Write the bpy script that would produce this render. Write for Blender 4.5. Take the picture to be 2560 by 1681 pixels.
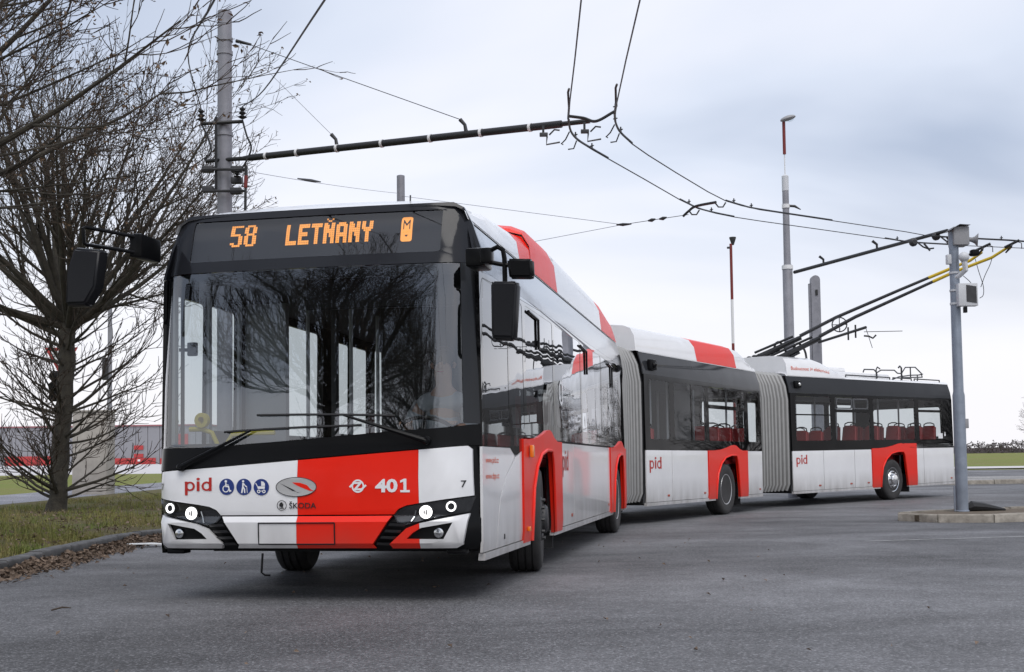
import bpy, bmesh, math, random
from mathutils import Vector, Matrix, noise
from mathutils.geometry import tessellate_polygon
R = math.radians; PI = math.pi; TAU = 2*math.pi
for o in list(bpy.data.objects): bpy.data.objects.remove(o)
scene = bpy.context.scene
COL = scene.collection

# ------------------------------------------------------------------ camera
cam = bpy.data.cameras.new('camera'); camo = bpy.data.objects.new('camera', cam); COL.objects.link(camo)
FPX, PITCH, ROLL, CH, CX, CY = 3075.17, .0553, -.0132, .9772, 1280., 994.117
cam.sensor_width = 36; cam.lens = FPX/2560*36; cam.shift_y = (CY-840.5)/2560
cam.clip_start = .05; cam.clip_end = 4000
camo.matrix_world = Matrix.Translation((0, 0, CH)) @ Matrix.Rotation(PI/2+PITCH, 4, 'X') @ Matrix.Rotation(ROLL, 4, 'Z')
scene.camera = camo

# ------------------------------------------------------------------ sky and sun
SUN_EL, SUN_AZ = R(56), R(170)          # azimuth clockwise from +Y (high behind the camera)
w = bpy.data.worlds.new('World'); scene.world = w; w.use_nodes = True
nt = w.node_tree; N = nt.nodes; L = nt.links; N.clear()
out = N.new('ShaderNodeOutputWorld'); bg = N.new('ShaderNodeBackground'); L.new(bg.outputs[0], out.inputs[0])
sky = N.new('ShaderNodeTexSky'); sky.sky_type = 'NISHITA'; sky.sun_disc = False
sky.sun_elevation = SUN_EL; sky.sun_rotation = SUN_AZ; sky.air_density = 1.2; sky.dust_density = 2.5
skm = N.new('ShaderNodeVectorMath'); skm.operation = 'SCALE'; skm.inputs['Scale'].default_value = .10
L.new(sky.outputs[0], skm.inputs[0])
tc = N.new('ShaderNodeTexCoord'); sep = N.new('ShaderNodeSeparateXYZ'); L.new(tc.outputs['Generated'], sep.inputs[0])
def mth(nt, op, a, b=None, clamp=False):
    n = nt.nodes.new('ShaderNodeMath'); n.operation = op; n.use_clamp = clamp
    for i, v in enumerate((a, b)):
        if v is None: continue
        if isinstance(v, (int, float)): n.inputs[i].default_value = v
        else: nt.links.new(v, n.inputs[i])
    return n.outputs[0]
zc = mth(nt, 'ADD', mth(nt, 'MAXIMUM', sep.outputs[2], 0.), .16)
cmb = N.new('ShaderNodeCombineXYZ')
L.new(mth(nt, 'DIVIDE', sep.outputs[0], zc), cmb.inputs[0]); L.new(mth(nt, 'DIVIDE', sep.outputs[1], zc), cmb.inputs[1])
n1 = N.new('ShaderNodeTexNoise'); n1.inputs['Scale'].default_value = .62; n1.inputs['Detail'].default_value = 5
n1.inputs['Roughness'].default_value = .46; n1.inputs['Distortion'].default_value = .4
mp = N.new('ShaderNodeMapping'); mp.inputs['Location'].default_value = (3.52, 11.2, 0); mp.inputs['Scale'].default_value = (.75, .9, 1)
L.new(cmb.outputs[0], mp.inputs[0]); L.new(mp.outputs[0], n1.inputs['Vector'])
rmp = N.new('ShaderNodeValToRGB'); e = rmp.color_ramp.elements
e[0].position = .38; e[0].color = (.40, .46, .585, 1); e[1].position = .61; e[1].color = (.80, .81, .88, 1)
m_ = rmp.color_ramp.elements.new(.485); m_.color = (.63, .68, .79, 1)
L.new(n1.outputs['Fac'], rmp.inputs[0])
# an overcast sky: thin bright cloud towards the horizon, same in every direction
hz = N.new('ShaderNodeMapRange'); hz.inputs[1].default_value = .02; hz.inputs[2].default_value = .25
hz.inputs[3].default_value = 1.; hz.inputs[4].default_value = 0.; hz.interpolation_type = 'SMOOTHSTEP'
L.new(sep.outputs[2], hz.inputs[0])
mx = N.new('ShaderNodeMix'); mx.data_type = 'RGBA'; L.new(hz.outputs[0], mx.inputs[0])
L.new(rmp.outputs[0], mx.inputs[6]); mx.inputs[7].default_value = (.84, .83, .87, 1)
mx2 = N.new('ShaderNodeMix'); mx2.data_type = 'RGBA'; mx2.inputs[0].default_value = .90
L.new(skm.outputs[0], mx2.inputs[6]); L.new(mx.outputs[2], mx2.inputs[7])
L.new(mx2.outputs[2], bg.inputs[0]); bg.inputs[1].default_value = 1.1
sl = bpy.data.lights.new('sun', 'SUN'); sl.energy = 1.5; sl.angle = R(40); sl.color = (1, .97, .93)
so = bpy.data.objects.new('sun', sl); COL.objects.link(so)
sd = Vector((math.sin(SUN_AZ)*math.cos(SUN_EL), math.cos(SUN_AZ)*math.cos(SUN_EL), math.sin(SUN_EL)))
so.rotation_euler = sd.to_track_quat('Z', 'Y').to_euler(); so.location = sd*80
vs = scene.view_settings; vs.view_transform = 'Standard'; vs.look = 'None'; vs.exposure = 0.20; vs.gamma = 1
scene.cycles.transparent_max_bounces = 24; scene.cycles.max_bounces = 10

# ------------------------------------------------------------------ pixels to directions (photo pixels, 2560 x 1681)
def ray(u, v):
    a, b = u-CX, v-CY; cr, sr = math.cos(ROLL), math.sin(ROLL)
    x = a*cr+b*sr; q = -a*sr+b*cr; c, s = math.cos(PITCH), math.sin(PITCH)
    return Vector((x/FPX, c+q/FPX*s, s-q/FPX*c))
def atY(u, v, Y):
    d = ray(u, v); return Vector((0, 0, CH))+d*(Y/d.y)
def atZ(u, v, z):
    d = ray(u, v); return Vector((0, 0, CH))+d*((z-CH)/d.z)
def gz(y):                                  # the ground lies level near the camera and climbs gently behind the bus
    if y < 22: return 0.
    if y < 26: return .009*(y-22)**2/8
    return .009*(y-24)

# ------------------------------------------------------------------ materials
MAT = {}
def mat(name, col, rough=.5, metal=0., spec=.5, coat=0., coat_rough=.05, emit=None, es=0., var=0., vscale=8., bump=0., bscale=60., dirt_shade=None, alpha=None, col2=None):
    m = bpy.data.materials.new(name); m.use_nodes = True; t = m.node_tree; b = t.nodes['Principled BSDF']
    b.inputs['Roughness'].default_value = rough; b.inputs['Metallic'].default_value = metal
    b.inputs['Specular IOR Level'].default_value = spec; b.inputs['Coat Weight'].default_value = coat; b.inputs['Coat Roughness'].default_value = coat_rough
    c4 = (*col, 1); b.inputs['Base Color'].default_value = c4
    co = t.nodes.new('ShaderNodeTexCoord')
    if var > 0:
        nz = t.nodes.new('ShaderNodeTexNoise'); nz.inputs['Scale'].default_value = vscale; nz.inputs['Detail'].default_value = 6; nz.inputs['Roughness'].default_value = .65
        t.links.new(co.outputs['Object'], nz.inputs['Vector'])
        r = t.nodes.new('ShaderNodeValToRGB'); k = r.color_ramp.elements
        k[0].position = .3; k[1].position = .7
        k[0].color = (*[c*(1-var) for c in col], 1); k[1].color = (*(col2 or [min(1, c*(1+var)) for c in col]), 1)
        t.links.new(nz.outputs['Fac'], r.inputs[0]); src = r.outputs[0]
        t.links.new(src, b.inputs['Base Color'])
        rr = t.nodes.new('ShaderNodeMapRange'); rr.inputs[3].default_value = max(.02, rough-.08); rr.inputs[4].default_value = min(1, rough+.1)
        t.links.new(nz.outputs['Fac'], rr.inputs[0]); t.links.new(rr.outputs[0], b.inputs['Roughness'])
    if dirt_shade:                               # road grime on the lowest part of the bodywork; painted shade on the kerb
        z0, z1, dc, amt = dirt_shade
        s = t.nodes.new('ShaderNodeSeparateXYZ'); t.links.new(co.outputs['Object'], s.inputs[0])
        mr = t.nodes.new('ShaderNodeMapRange'); mr.inputs[1].default_value = z1; mr.inputs[2].default_value = z0; t.links.new(s.outputs[2], mr.inputs[0])
        dn = t.nodes.new('ShaderNodeTexNoise'); dn.inputs['Scale'].default_value = 5; dn.inputs['Detail'].default_value = 8
        mpp = t.nodes.new('ShaderNodeMapping'); mpp.inputs['Scale'].default_value = (1, 1, .3); t.links.new(co.outputs['Object'], mpp.inputs[0]); t.links.new(mpp.outputs[0], dn.inputs['Vector'])
        f = mth(t, 'MULTIPLY', mth(t, 'MULTIPLY', mr.outputs[0], dn.outputs['Fac']), amt, True)
        mm = t.nodes.new('ShaderNodeMix'); mm.data_type = 'RGBA'; t.links.new(f, mm.inputs[0])
        if var > 0: t.links.new(src, mm.inputs[6])
        else: mm.inputs[6].default_value = c4
        mm.inputs[7].default_value = (*dc, 1); t.links.new(mm.outputs[2], b.inputs['Base Color'])
    if bump > 0:
        bn = t.nodes.new('ShaderNodeTexNoise'); bn.inputs['Scale'].default_value = bscale; bn.inputs['Detail'].default_value = 5; t.links.new(co.outputs['Object'], bn.inputs['Vector'])
        bp = t.nodes.new('ShaderNodeBump'); bp.inputs['Strength'].default_value = bump; bp.inputs['Distance'].default_value = .02
        t.links.new(bn.outputs['Fac'], bp.inputs['Height']); t.links.new(bp.outputs[0], b.inputs['Normal'])
    if emit: b.inputs['Emission Color'].default_value = (*emit, 1); b.inputs['Emission Strength'].default_value = es
    MAT[name] = m; return m
def glass(name, tint, f0):
    m = bpy.data.materials.new(name); m.use_nodes = True; t = m.node_tree; t.nodes.clear()
    o = t.nodes.new('ShaderNodeOutputMaterial'); tr = t.nodes.new('ShaderNodeBsdfTransparent'); tr.inputs[0].default_value = (*tint, 1)
    gl = t.nodes.new('ShaderNodeBsdfGlossy'); gl.inputs['Roughness'].default_value = .008; gl.inputs[0].default_value = (.97, .98, 1, 1)
    ge = t.nodes.new('ShaderNodeNewGeometry'); dt = t.nodes.new('ShaderNodeVectorMath'); dt.operation = 'DOT_PRODUCT'
    t.links.new(ge.outputs['Incoming'], dt.inputs[0]); t.links.new(ge.outputs['Normal'], dt.inputs[1])
    c = mth(t, 'SUBTRACT', 1., mth(t, 'ABSOLUTE', dt.outputs['Value']), True)
    fr = mth(t, 'ADD', mth(t, 'MULTIPLY', mth(t, 'POWER', c, 9.), 3.6), f0, True)      # the photograph was taken through a polariser: weak until near grazing
    # panes are never quite flat: a slow waviness in the reflection
    co = t.nodes.new('ShaderNodeTexCoord'); nz = t.nodes.new('ShaderNodeTexNoise'); nz.inputs['Scale'].default_value = 1.6; nz.inputs['Detail'].default_value = 1
    t.links.new(co.outputs['Object'], nz.inputs['Vector'])
    bp = t.nodes.new('ShaderNodeBump'); bp.inputs['Strength'].default_value = .045; bp.inputs['Distance'].default_value = .05
    t.links.new(nz.outputs['Fac'], bp.inputs['Height']); t.links.new(bp.outputs[0], gl.inputs['Normal'])
    mxs = t.nodes.new('ShaderNodeMixShader'); t.links.new(fr, mxs.inputs[0]); t.links.new(tr.outputs[0], mxs.inputs[1]); t.links.new(gl.outputs[0], mxs.inputs[2])
    t.links.new(mxs.outputs[0], o.inputs[0]); MAT[name] = m; return m
glass('windscreen_glass', (.68, .72, .72), .15)
glass('window_glass', (.74, .77, .78), .03)
glass('tinted_glass', (.33, .35, .36), .03)
glass('display_glass', (.8, .8, .81), .075)
glass('lamp_glass', (.9, .92, .93), .05)
def gloss(name, col, f0, rough, k=4.5):
    m = bpy.data.materials.new(name); m.use_nodes = True; t = m.node_tree; t.nodes.clear()
    o = t.nodes.new('ShaderNodeOutputMaterial'); df = t.nodes.new('ShaderNodeBsdfDiffuse'); df.inputs[0].default_value = (*col, 1)
    gl = t.nodes.new('ShaderNodeBsdfGlossy'); gl.inputs['Roughness'].default_value = rough
    ge = t.nodes.new('ShaderNodeNewGeometry'); dt = t.nodes.new('ShaderNodeVectorMath'); dt.operation = 'DOT_PRODUCT'
    t.links.new(ge.outputs['Incoming'], dt.inputs[0]); t.links.new(ge.outputs['Normal'], dt.inputs[1])
    c = mth(t, 'SUBTRACT', 1., mth(t, 'ABSOLUTE', dt.outputs['Value']), True)
    co = t.nodes.new('ShaderNodeTexCoord'); nz = t.nodes.new('ShaderNodeTexNoise'); nz.inputs['Scale'].default_value = 2.2; nz.inputs['Detail'].default_value = 5; t.links.new(co.outputs['Object'], nz.inputs['Vector'])
    dust = mth(t, 'ADD', mth(t, 'MULTIPLY', nz.outputs['Fac'], .5), .75)
    fr = mth(t, 'MULTIPLY', mth(t, 'ADD', mth(t, 'MULTIPLY', mth(t, 'POWER', c, 9.), k), f0), dust, True)
    mxs = t.nodes.new('ShaderNodeMixShader'); t.links.new(fr, mxs.inputs[0]); t.links.new(df.outputs[0], mxs.inputs[1]); t.links.new(gl.outputs[0], mxs.inputs[2])
    t.links.new(mxs.outputs[0], o.inputs[0]); MAT[name] = m
GRIME = (.24, .22, .2)
mat('white_paint', (.79, .79, .80), .32, coat=.7, var=.04, vscale=2.2, dirt_shade=(.3, .75, GRIME, 1.))
mat('red_paint', (.80, .016, .004), .36, spec=.25, coat=.12, var=.04, vscale=1.5, dirt_shade=(.3, .62, (.25, .08, .06), .8))
gloss('black_gloss', (.004, .0042, .0048), .02, .02)
gloss('dark_paint', (.032, .034, .038), .02, .08, 4.)
gloss('dome_paint', (.016, .017, .021), .03, .1, 3.)
gloss('black_plastic', (.007, .0072, .008), .014, .28, 1.5)
gloss('dark_plastic', (.015, .0155, .018), .02, .3, 1.5)
gloss('louvre_black', (.02, .0205, .023), .10, .25, 1.)
mat('black_rubber', (.014, .0142, .0155), .62, var=.25, vscale=14, bump=.15)
mat('tyre_rubber', (.03, .029, .029), .75, var=.3, vscale=9, bump=.2)
mat('steel', (.55, .55, .56), .38, metal=.7, var=.25, vscale=9)
mat('chrome', (.7, .71, .72), .16, metal=1.)
mat('dark_metal', (.05, .05, .053), .5, metal=.4, var=.2)
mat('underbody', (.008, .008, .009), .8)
mat('bellows_core', (.06, .058, .055), .8)  # dark colour painted in for the shade in the valleys between folds
mat('bellows_grey', (.17, .168, .164), .6, var=.1, vscale=4, dirt_shade=(.3, .9, (.16, .15, .14), .9))
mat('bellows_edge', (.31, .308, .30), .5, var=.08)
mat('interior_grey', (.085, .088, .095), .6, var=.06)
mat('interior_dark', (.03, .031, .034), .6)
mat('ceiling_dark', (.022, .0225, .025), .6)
mat('post_grey', (.45, .46, .48), .35, var=.05)
mat('post_white', (.75, .76, .78), .4)
mat('seat_red', (.30, .012, .014), .55, var=.12, vscale=20)
mat('rail_yellow', (.62, .5, .05), .4)
mat('led_orange', (.9, .36, .05), .5, emit=(1., .37, .06), es=.72)
mat('led_black', (.012, .0125, .015), .6, spec=.2)
mat('print_red', (.46, .018, .012), .4)
mat('print_white', (.8, .8, .81), .4)
mat('print_black', (.012, .012, .013), .4)
mat('print_blue', (.012, .035, .19), .4)
mat('print_orange', (.72, .1, .03), .5)
mat('emblem_silver', (.62, .62, .63), .25, metal=.6)
mat('lamp_lit', (1, 1, 1), .3, emit=(1, .98, .95), es=2.2)
mat('lamp_core', (.8, .8, .8), .2, emit=(1, .98, .95), es=.55)
mat('lamp_ring', (1, 1, 1), .3, emit=(1, 1, 1), es=1.2)
mat('lamp_dark', (.02, .02, .022), .2)
mat('reflector', (.5, .51, .52), .15, metal=1.)
mat('orange_lamp', (.85, .22, .01), .25, coat=.6)
mat('marker_red', (.35, .05, .02), .3)
mat('mast_grey', (.235, .235, .26), .55, metal=.2, var=.2, vscale=3, bump=.05)
mat('mast_pale', (.25, .25, .275), .55, metal=.2, var=.16, vscale=3)
mat('post_blue', (.23, .26, .31), .5, metal=.3, var=.2, vscale=4)
mat('cable_black', (.012, .012, .013), .5)
mat('wire_dark', (.045, .046, .05), .45, metal=.5)
mat('wire_pale', (.25, .25, .27), .5, metal=.4)
mat('clamp_white', (.7, .7, .7), .5)
mat('rod_red', (.17, .014, .011), .5)
mat('box_grey', (.28, .28, .29), .5, var=.06)
mat('box_pale', (.55, .56, .58), .45, var=.05)
mat('boom_yellow', (.6, .42, .02), .45)
mat('concrete', (.40, .37, .335), .85, var=.16, vscale=3, bump=.3, bscale=40)
mat('kerb_dark', (.085, .085, .088), .8, var=.35, vscale=6, bump=.35, bscale=50, col2=(.15, .15, .153), dirt_shade=(.06, .125, (.03, .029, .028), 1.7))  # kerb face darkened downwards: its shade painted in, along with road grime
mat('kerb_sand', (.30, .265, .22), .85, var=.5, vscale=5, bump=.5, bscale=30, col2=(.36, .33, .285))
mat('soil', (.11, .085, .06), .95, var=.35, vscale=9, bump=.6, bscale=40)
mat('bark', (.05, .043, .035), .92, var=.4, vscale=7, bump=.8, bscale=35, col2=(.075, .066, .05))
mat('twig_bark', (.055, .04, .029), .9)
mat('dry_leaf', (.09, .055, .03), .8, var=.5, vscale=30, col2=(.2, .13, .075))
mat('litter_leaf', (.12, .08, .055), .8, var=.6, vscale=14, col2=(.3, .22, .165))
mat('hall_grey', (.255, .255, .275), .6, var=.04, vscale=.2)
mat('hall_red', (.42, .04, .04), .6)
mat('hall_roof', (.3, .12, .13), .6)
mat('lot_pale', (.52, .5, .5), .85, var=.08, vscale=.1)
mat('far_wood', (.085, .07, .075), .95, var=.3, vscale=.3)
mat('plastic_white', (.75, .76, .76), .5)
mat('skin', (.55, .33, .24), .5); mat('hair', (.05, .035, .025), .6); mat('shirt', (.45, .47, .5), .7); mat('trousers', (.03, .035, .05), .8)

def road_mat(name, base, wet, seam):
    m = bpy.data.materials.new(name); m.use_nodes = True; t = m.node_tree; b = t.nodes['Principled BSDF']
    co = t.nodes.new('ShaderNodeTexCoord'); O = co.outputs['Object']
    def nz(sc, det=6, ro=.6, dist=0, vec=None):
        n = t.nodes.new('ShaderNodeTexNoise'); n.inputs['Scale'].default_value = sc; n.inputs['Detail'].default_value = det; n.inputs['Roughness'].default_value = ro; n.inputs['Distortion'].default_value = dist
        t.links.new(vec or O, n.inputs['Vector']); return n.outputs['Fac']
    def mr(x, a, b_, c, d):
        n = t.nodes.new('ShaderNodeMapRange'); n.inputs[1].default_value = a; n.inputs[2].default_value = b_; n.inputs[3].default_value = c; n.inputs[4].default_value = d; t.links.new(x, n.inputs[0]); return n.outputs[0]
    mpb = t.nodes.new('ShaderNodeMapping'); mpb.inputs['Scale'].default_value = (.16, .28, 1); mpb.inputs['Location'].default_value = (3.7, 8.2, 0); t.links.new(O, mpb.inputs[0])
    big = nz(1., 6, .58, .9, mpb.outputs[0]); mid = nz(1.3, 6, .6); fine = nz(42, 4, .75)
    vo = t.nodes.new('ShaderNodeTexVoronoi'); vo.inputs['Scale'].default_value = 92; t.links.new(O, vo.inputs['Vector'])
    sepc = t.nodes.new('ShaderNodeSeparateColor'); t.links.new(vo.outputs['Color'], sepc.inputs[0])
    chip = mr(sepc.outputs[0], .80, 1., 0., 1.)              # pale aggregate chips
    v2 = t.nodes.new('ShaderNodeTexVoronoi'); v2.inputs['Scale'].default_value = 28; t.links.new(O, v2.inputs['Vector'])
    sep2 = t.nodes.new('ShaderNodeSeparateColor'); t.links.new(v2.outputs['Color'], sep2.inputs[0])
    spot = mth(t, 'MULTIPLY', mr(sep2.outputs[1], .93, .94, 0., 1.), mr(v2.outputs['Distance'], .0, .22, 1., 0.))  # grit and chewing gum
    val = mth(t, 'MULTIPLY', mth(t, 'MULTIPLY', mr(big, .36, .64, .66, 1.38), mr(mid, .3, .7, .8, 1.2)), mth(t, 'MULTIPLY', mr(fine, .28, .72, .25, 1.8), mr(nz(11, 5, .7), .3, .7, .72, 1.28)))
    val = mth(t, 'ADD', val, mth(t, 'MULTIPLY', chip, 1.5)); val = mth(t, 'ADD', val, mth(t, 'MULTIPLY', spot, 2.2))
    val = mth(t, 'MULTIPLY', val, mr(nz(.75, 6, .7, 1.2), .58, .72, 1., .74))      # oil and rubber stains
    # sinuous sealed cracks
    if seam:
        wv = t.nodes.new('ShaderNodeTexVoronoi'); wv.feature = 'DISTANCE_TO_EDGE'; wv.inputs['Scale'].default_value = .23
        ws = t.nodes.new('ShaderNodeVectorMath'); ws.operation = 'ADD'; t.links.new(O, ws.inputs[0])
        nn = t.nodes.new('ShaderNodeTexNoise'); nn.inputs['Scale'].default_value = .9; nn.inputs['Detail'].default_value = 6; t.links.new(O, nn.inputs['Vector'])
        sc = t.nodes.new('ShaderNodeVectorMath'); sc.operation = 'SCALE'; sc.inputs['Scale'].default_value = 1.1; t.links.new(nn.outputs['Color'], sc.inputs[0]); t.links.new(sc.outputs[0], ws.inputs[1])
        t.links.new(ws.outputs[0], wv.inputs['Vector']); val = mth(t, 'MULTIPLY', val, mr(wv.outputs['Distance'], .0, .004, .72, 1.))
    cc = t.nodes.new('ShaderNodeVectorMath'); cc.operation = 'SCALE'; cc.inputs[0].default_value = base; t.links.new(val, cc.inputs['Scale'])
    t.links.new(cc.outputs[0], b.inputs['Base Color'])
    t.links.new(mr(mth(t, 'ADD', mth(t, 'MULTIPLY', big, .6), mth(t, 'MULTIPLY', mid, .4)), .35, .65, wet[0], wet[1]), b.inputs['Roughness'])
    b.inputs['Specular IOR Level'].default_value = .45
    bp = t.nodes.new('ShaderNodeBump'); bp.inputs['Strength'].default_value = .55; bp.inputs['Distance'].default_value = .006
    t.links.new(mth(t, 'ADD', mth(t, 'MULTIPLY', vo.outputs['Distance'], -.8), fine), bp.inputs['Height']); t.links.new(bp.outputs[0], b.inputs['Normal'])
    MAT[name] = m
road_mat('asphalt', (.092, .0915, .096), (.8, .54), True)
road_mat('path_asphalt', (.17, .17, .19), (.6, .85), False)
road_mat('paving_far', (.20, .195, .19), (.7, .9), False)
def grass_mat(name, c1, c2, c3, sc):
    m = bpy.data.materials.new(name); m.use_nodes = True; t = m.node_tree; b = t.nodes['Principled BSDF']; b.inputs['Roughness'].default_value = .9; b.inputs['Specular IOR Level'].default_value = .15
    co = t.nodes.new('ShaderNodeTexCoord'); n = t.nodes.new('ShaderNodeTexNoise'); n.inputs['Scale'].default_value = sc; n.inputs['Detail'].default_value = 9; n.inputs['Roughness'].default_value = .7
    t.links.new(co.outputs['Object'], n.inputs['Vector'])
    r = t.nodes.new('ShaderNodeValToRGB'); k = r.color_ramp.elements; k[0].position = .34; k[0].color = (*c1, 1); k[1].position = .66; k[1].color = (*c3, 1)
    q = k.new(.5); q.color = (*c2, 1); t.links.new(n.outputs['Fac'], r.inputs[0]); t.links.new(r.outputs[0], b.inputs['Base Color'])
    n2 = t.nodes.new('ShaderNodeTexNoise'); n2.inputs['Scale'].default_value = 45; n2.inputs['Detail'].default_value = 4; t.links.new(co.outputs['Object'], n2.inputs['Vector'])
    bp = t.nodes.new('ShaderNodeBump'); bp.inputs['Strength'].default_value = .8; bp.inputs['Distance'].default_value = .04; t.links.new(n2.outputs['Fac'], bp.inputs['Height']); t.links.new(bp.outputs[0], b.inputs['Normal'])
    MAT[name] = m
grass_mat('grass_ground', (.10, .08, .055), (.12, .105, .05), (.09, .11, .035), .8)
grass_mat('grass_far', (.19, .175, .075), (.19, .20, .06), (.14, .20, .045), .12)
grass_mat('grass_blade', (.27, .21, .11), (.22, .21, .075), (.13, .19, .045), 1.3)

# ------------------------------------------------------------------ mesh helpers
def finish(me, mats, ang=35):
    for m in (mats if isinstance(mats, (list, tuple)) else [mats]): me.materials.append(MAT[m])
    me.polygons.foreach_set('use_smooth', [True]*len(me.polygons)); me.update()
    try: me.set_sharp_from_angle(angle=R(ang))
    except Exception: pass
def link(name, me, parent=None, loc=None):
    o = bpy.data.objects.new(name, me); COL.objects.link(o)
    if parent: o.parent = parent
    if loc is not None: o.location = loc
    return o
def tag(o, label=None, cat=None, group=None, kind=None):
    if label: o['label'] = label
    if cat: o['category'] = cat
    if group: o['group'] = group
    if kind: o['kind'] = kind
    return o
def empty(name, loc, label, cat, group=None):
    o = bpy.data.objects.new(name, None); COL.objects.link(o); o.location = loc; o.empty_display_size = .2
    return tag(o, label, cat, group)
class MB:
    def __init__(s): s.v = []; s.f = []; s.m = []
    def add(s, vs, fs, mi=0):
        k = len(s.v); s.v += [tuple(p) for p in vs]; s.f += [tuple(i+k for i in f) for f in fs]; s.m += [mi]*len(fs)
    def box(s, a, b, mi=0, bev=0.):
        bm = bmesh.new(); bmesh.ops.create_cube(bm, size=1)
        for q in bm.verts: q.co = Vector([(a[i]+b[i])/2+q.co[i]*(b[i]-a[i]) for i in range(3)])
        if bev > 0: bmesh.ops.bevel(bm, geom=bm.edges[:], offset=bev, segments=2, affect='EDGES', profile=.6)
        s.bm(bm, mi)
    def bm(s, bm, mi=0, mtx=None):
        bm.verts.index_update(); s.add([(mtx @ q.co if mtx else q.co) for q in bm.verts], [[q.index for q in f.verts] for f in bm.faces], mi); bm.free()
    def tube(s, pts, rad, n=8, mi=0, caps=True, closed=False):
        pts = [Vector(p) for p in pts]; k = len(pts)
        if isinstance(rad, (int, float)): rad = [rad]*k
        V = []; F = []; up = None
        for i, p in enumerate(pts):
            if closed: t = pts[(i+1) % k]-pts[i-1]
            else: t = pts[min(i+1, k-1)]-pts[max(i-1, 0)]
            if t.length < 1e-9: t = Vector((0, 0, 1))
            t.normalize()
            if up is None:
                up = t.orthogonal().normalized()
            up = (up-t*up.dot(t)); up = up.normalized() if up.length > 1e-6 else t.orthogonal().normalized()
            bb = t.cross(up)
            for j in range(n):
                a = TAU*j/n; V.append(p+(up*math.cos(a)+bb*math.sin(a))*rad[i])
        for i in range(k if closed else k-1):
            i2 = (i+1) % k
            for j in range(n): F.append((i*n+j, i*n+(j+1) % n, i2*n+(j+1) % n, i2*n+j))
        if caps and not closed: F.append(tuple(range(n-1, -1, -1))); F.append(tuple((k-1)*n+j for j in range(n)))
        s.add(V, F, mi)
    def lathe(s, prof, n=32, mtx=None, mi=0):      # prof: (radius, axial), revolved about local z
        V = []; F = []
        for r, z in prof:
            for j in range(n): p = Vector((r*math.cos(TAU*j/n), r*math.sin(TAU*j/n), z)); V.append(mtx @ p if mtx else p)
        for i in range(len(prof)-1):
            for j in range(n): F.append((i*n+j, i*n+(j+1) % n, (i+1)*n+(j+1) % n, (i+1)*n+j))
        if prof[0][0] > 1e-4: F.append(tuple(range(n-1, -1, -1)))
        if prof[-1][0] > 1e-4: F.append(tuple((len(prof)-1)*n+j for j in range(n)))
        s.add(V, F, mi)
    def mesh(s, name, mats, ang=35):
        me = bpy.data.meshes.new(name); me.from_pydata(s.v, [], s.f); me.polygons.foreach_set('material_index', s.m); finish(me, mats, ang); return me
    def build(s, name, mats, parent=None, loc=None, ang=35):
        return link(name, s.mesh(name, mats, ang), parent, loc)
def rotm(axis_to):                                  # local z to this direction
    return Vector(axis_to).to_track_quat('Z', 'Y').to_matrix().to_4x4()
def catmull(pts, n=6):
    P = [Vector(p) for p in pts]; P = [P[0]*2-P[1]]+P+[P[-1]*2-P[-2]]; o = []
    for i in range(1, len(P)-2):
        a, b, c, d = P[i-1:i+3]
        for k in range(n):
            t = k/n; o.append(.5*((2*b)+(c-a)*t+(2*a-5*b+4*c-d)*t*t+(3*b-a-3*c+d)*t**3))
    return o+[P[-2]]
def cc(x): return (-x[0], x[1], x[2])               # (s back, y left, z) to local axes (forward, left, up)
def plate(poly, holes, fn, thick, us=(), vs=(), name='plate'):
    """polygon (u,v) with holes laid on surface fn(u,v,off); thick>0 gives it an edge"""
    rings = [poly]+list(holes); flat = [p for r in rings for p in r]
    tris = tessellate_polygon([[Vector((p[0], p[1], 0)) for p in r] for r in rings])
    bm = bmesh.new(); V = [bm.verts.new((p[0], p[1], 0)) for p in flat]
    for t in tris:
        if len({t[0], t[1], t[2]}) == 3:
            try: bm.faces.new([V[i] for i in t])
            except ValueError: pass
    for u in us: bmesh.ops.bisect_plane(bm, geom=bm.verts[:]+bm.edges[:]+bm.faces[:], plane_co=(u, 0, 0), plane_no=(1, 0, 0), dist=1e-5)
    for v in vs: bmesh.ops.bisect_plane(bm, geom=bm.verts[:]+bm.edges[:]+bm.faces[:], plane_co=(0, v, 0), plane_no=(0, 1, 0), dist=1e-5)
    for f in bm.faces:
        if f.normal.z < 0: f.normal_flip()
    bm.verts.index_update(); m = MB(); n = len(bm.verts)
    top = [fn(q.co.x, q.co.y, 0.) for q in bm.verts]
    m.add(top, [[q.index for q in f.verts] for f in bm.faces])
    if thick > 0:
        bot = [fn(q.co.x, q.co.y, -thick) for q in bm.verts]
        m.v += [tuple(p) for p in bot]
        for f in bm.faces: m.f.append(tuple(q.index+n for q in reversed(f.verts))); m.m.append(0)
        for ed in bm.edges:
            if len(ed.link_faces) == 1:
                a, b = ed.verts[0].index, ed.verts[1].index; m.f.append((a, b, b+n, a+n)); m.m.append(0)
    bm.free(); return m
def rect(a, b, c, d): return [(a, c), (b, c), (b, d), (a, d)]
def rrect(a, b, c, d, r, n=4):
    o = []
    for cx, cy, a0 in ((b-r, d-r, 0), (a+r, d-r, 90), (a+r, c+r, 180), (b-r, c+r, 270)):
        for k in range(n+1): t = R(a0+90*k/n); o.append((cx+r*math.cos(t), cy+r*math.sin(t)))
    return o
def circ(cx, cy, r, n=24, ry=None): return [(cx+r*math.cos(TAU*i/n), cy+(ry or r)*math.sin(TAU*i/n)) for i in range(n)]
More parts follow.
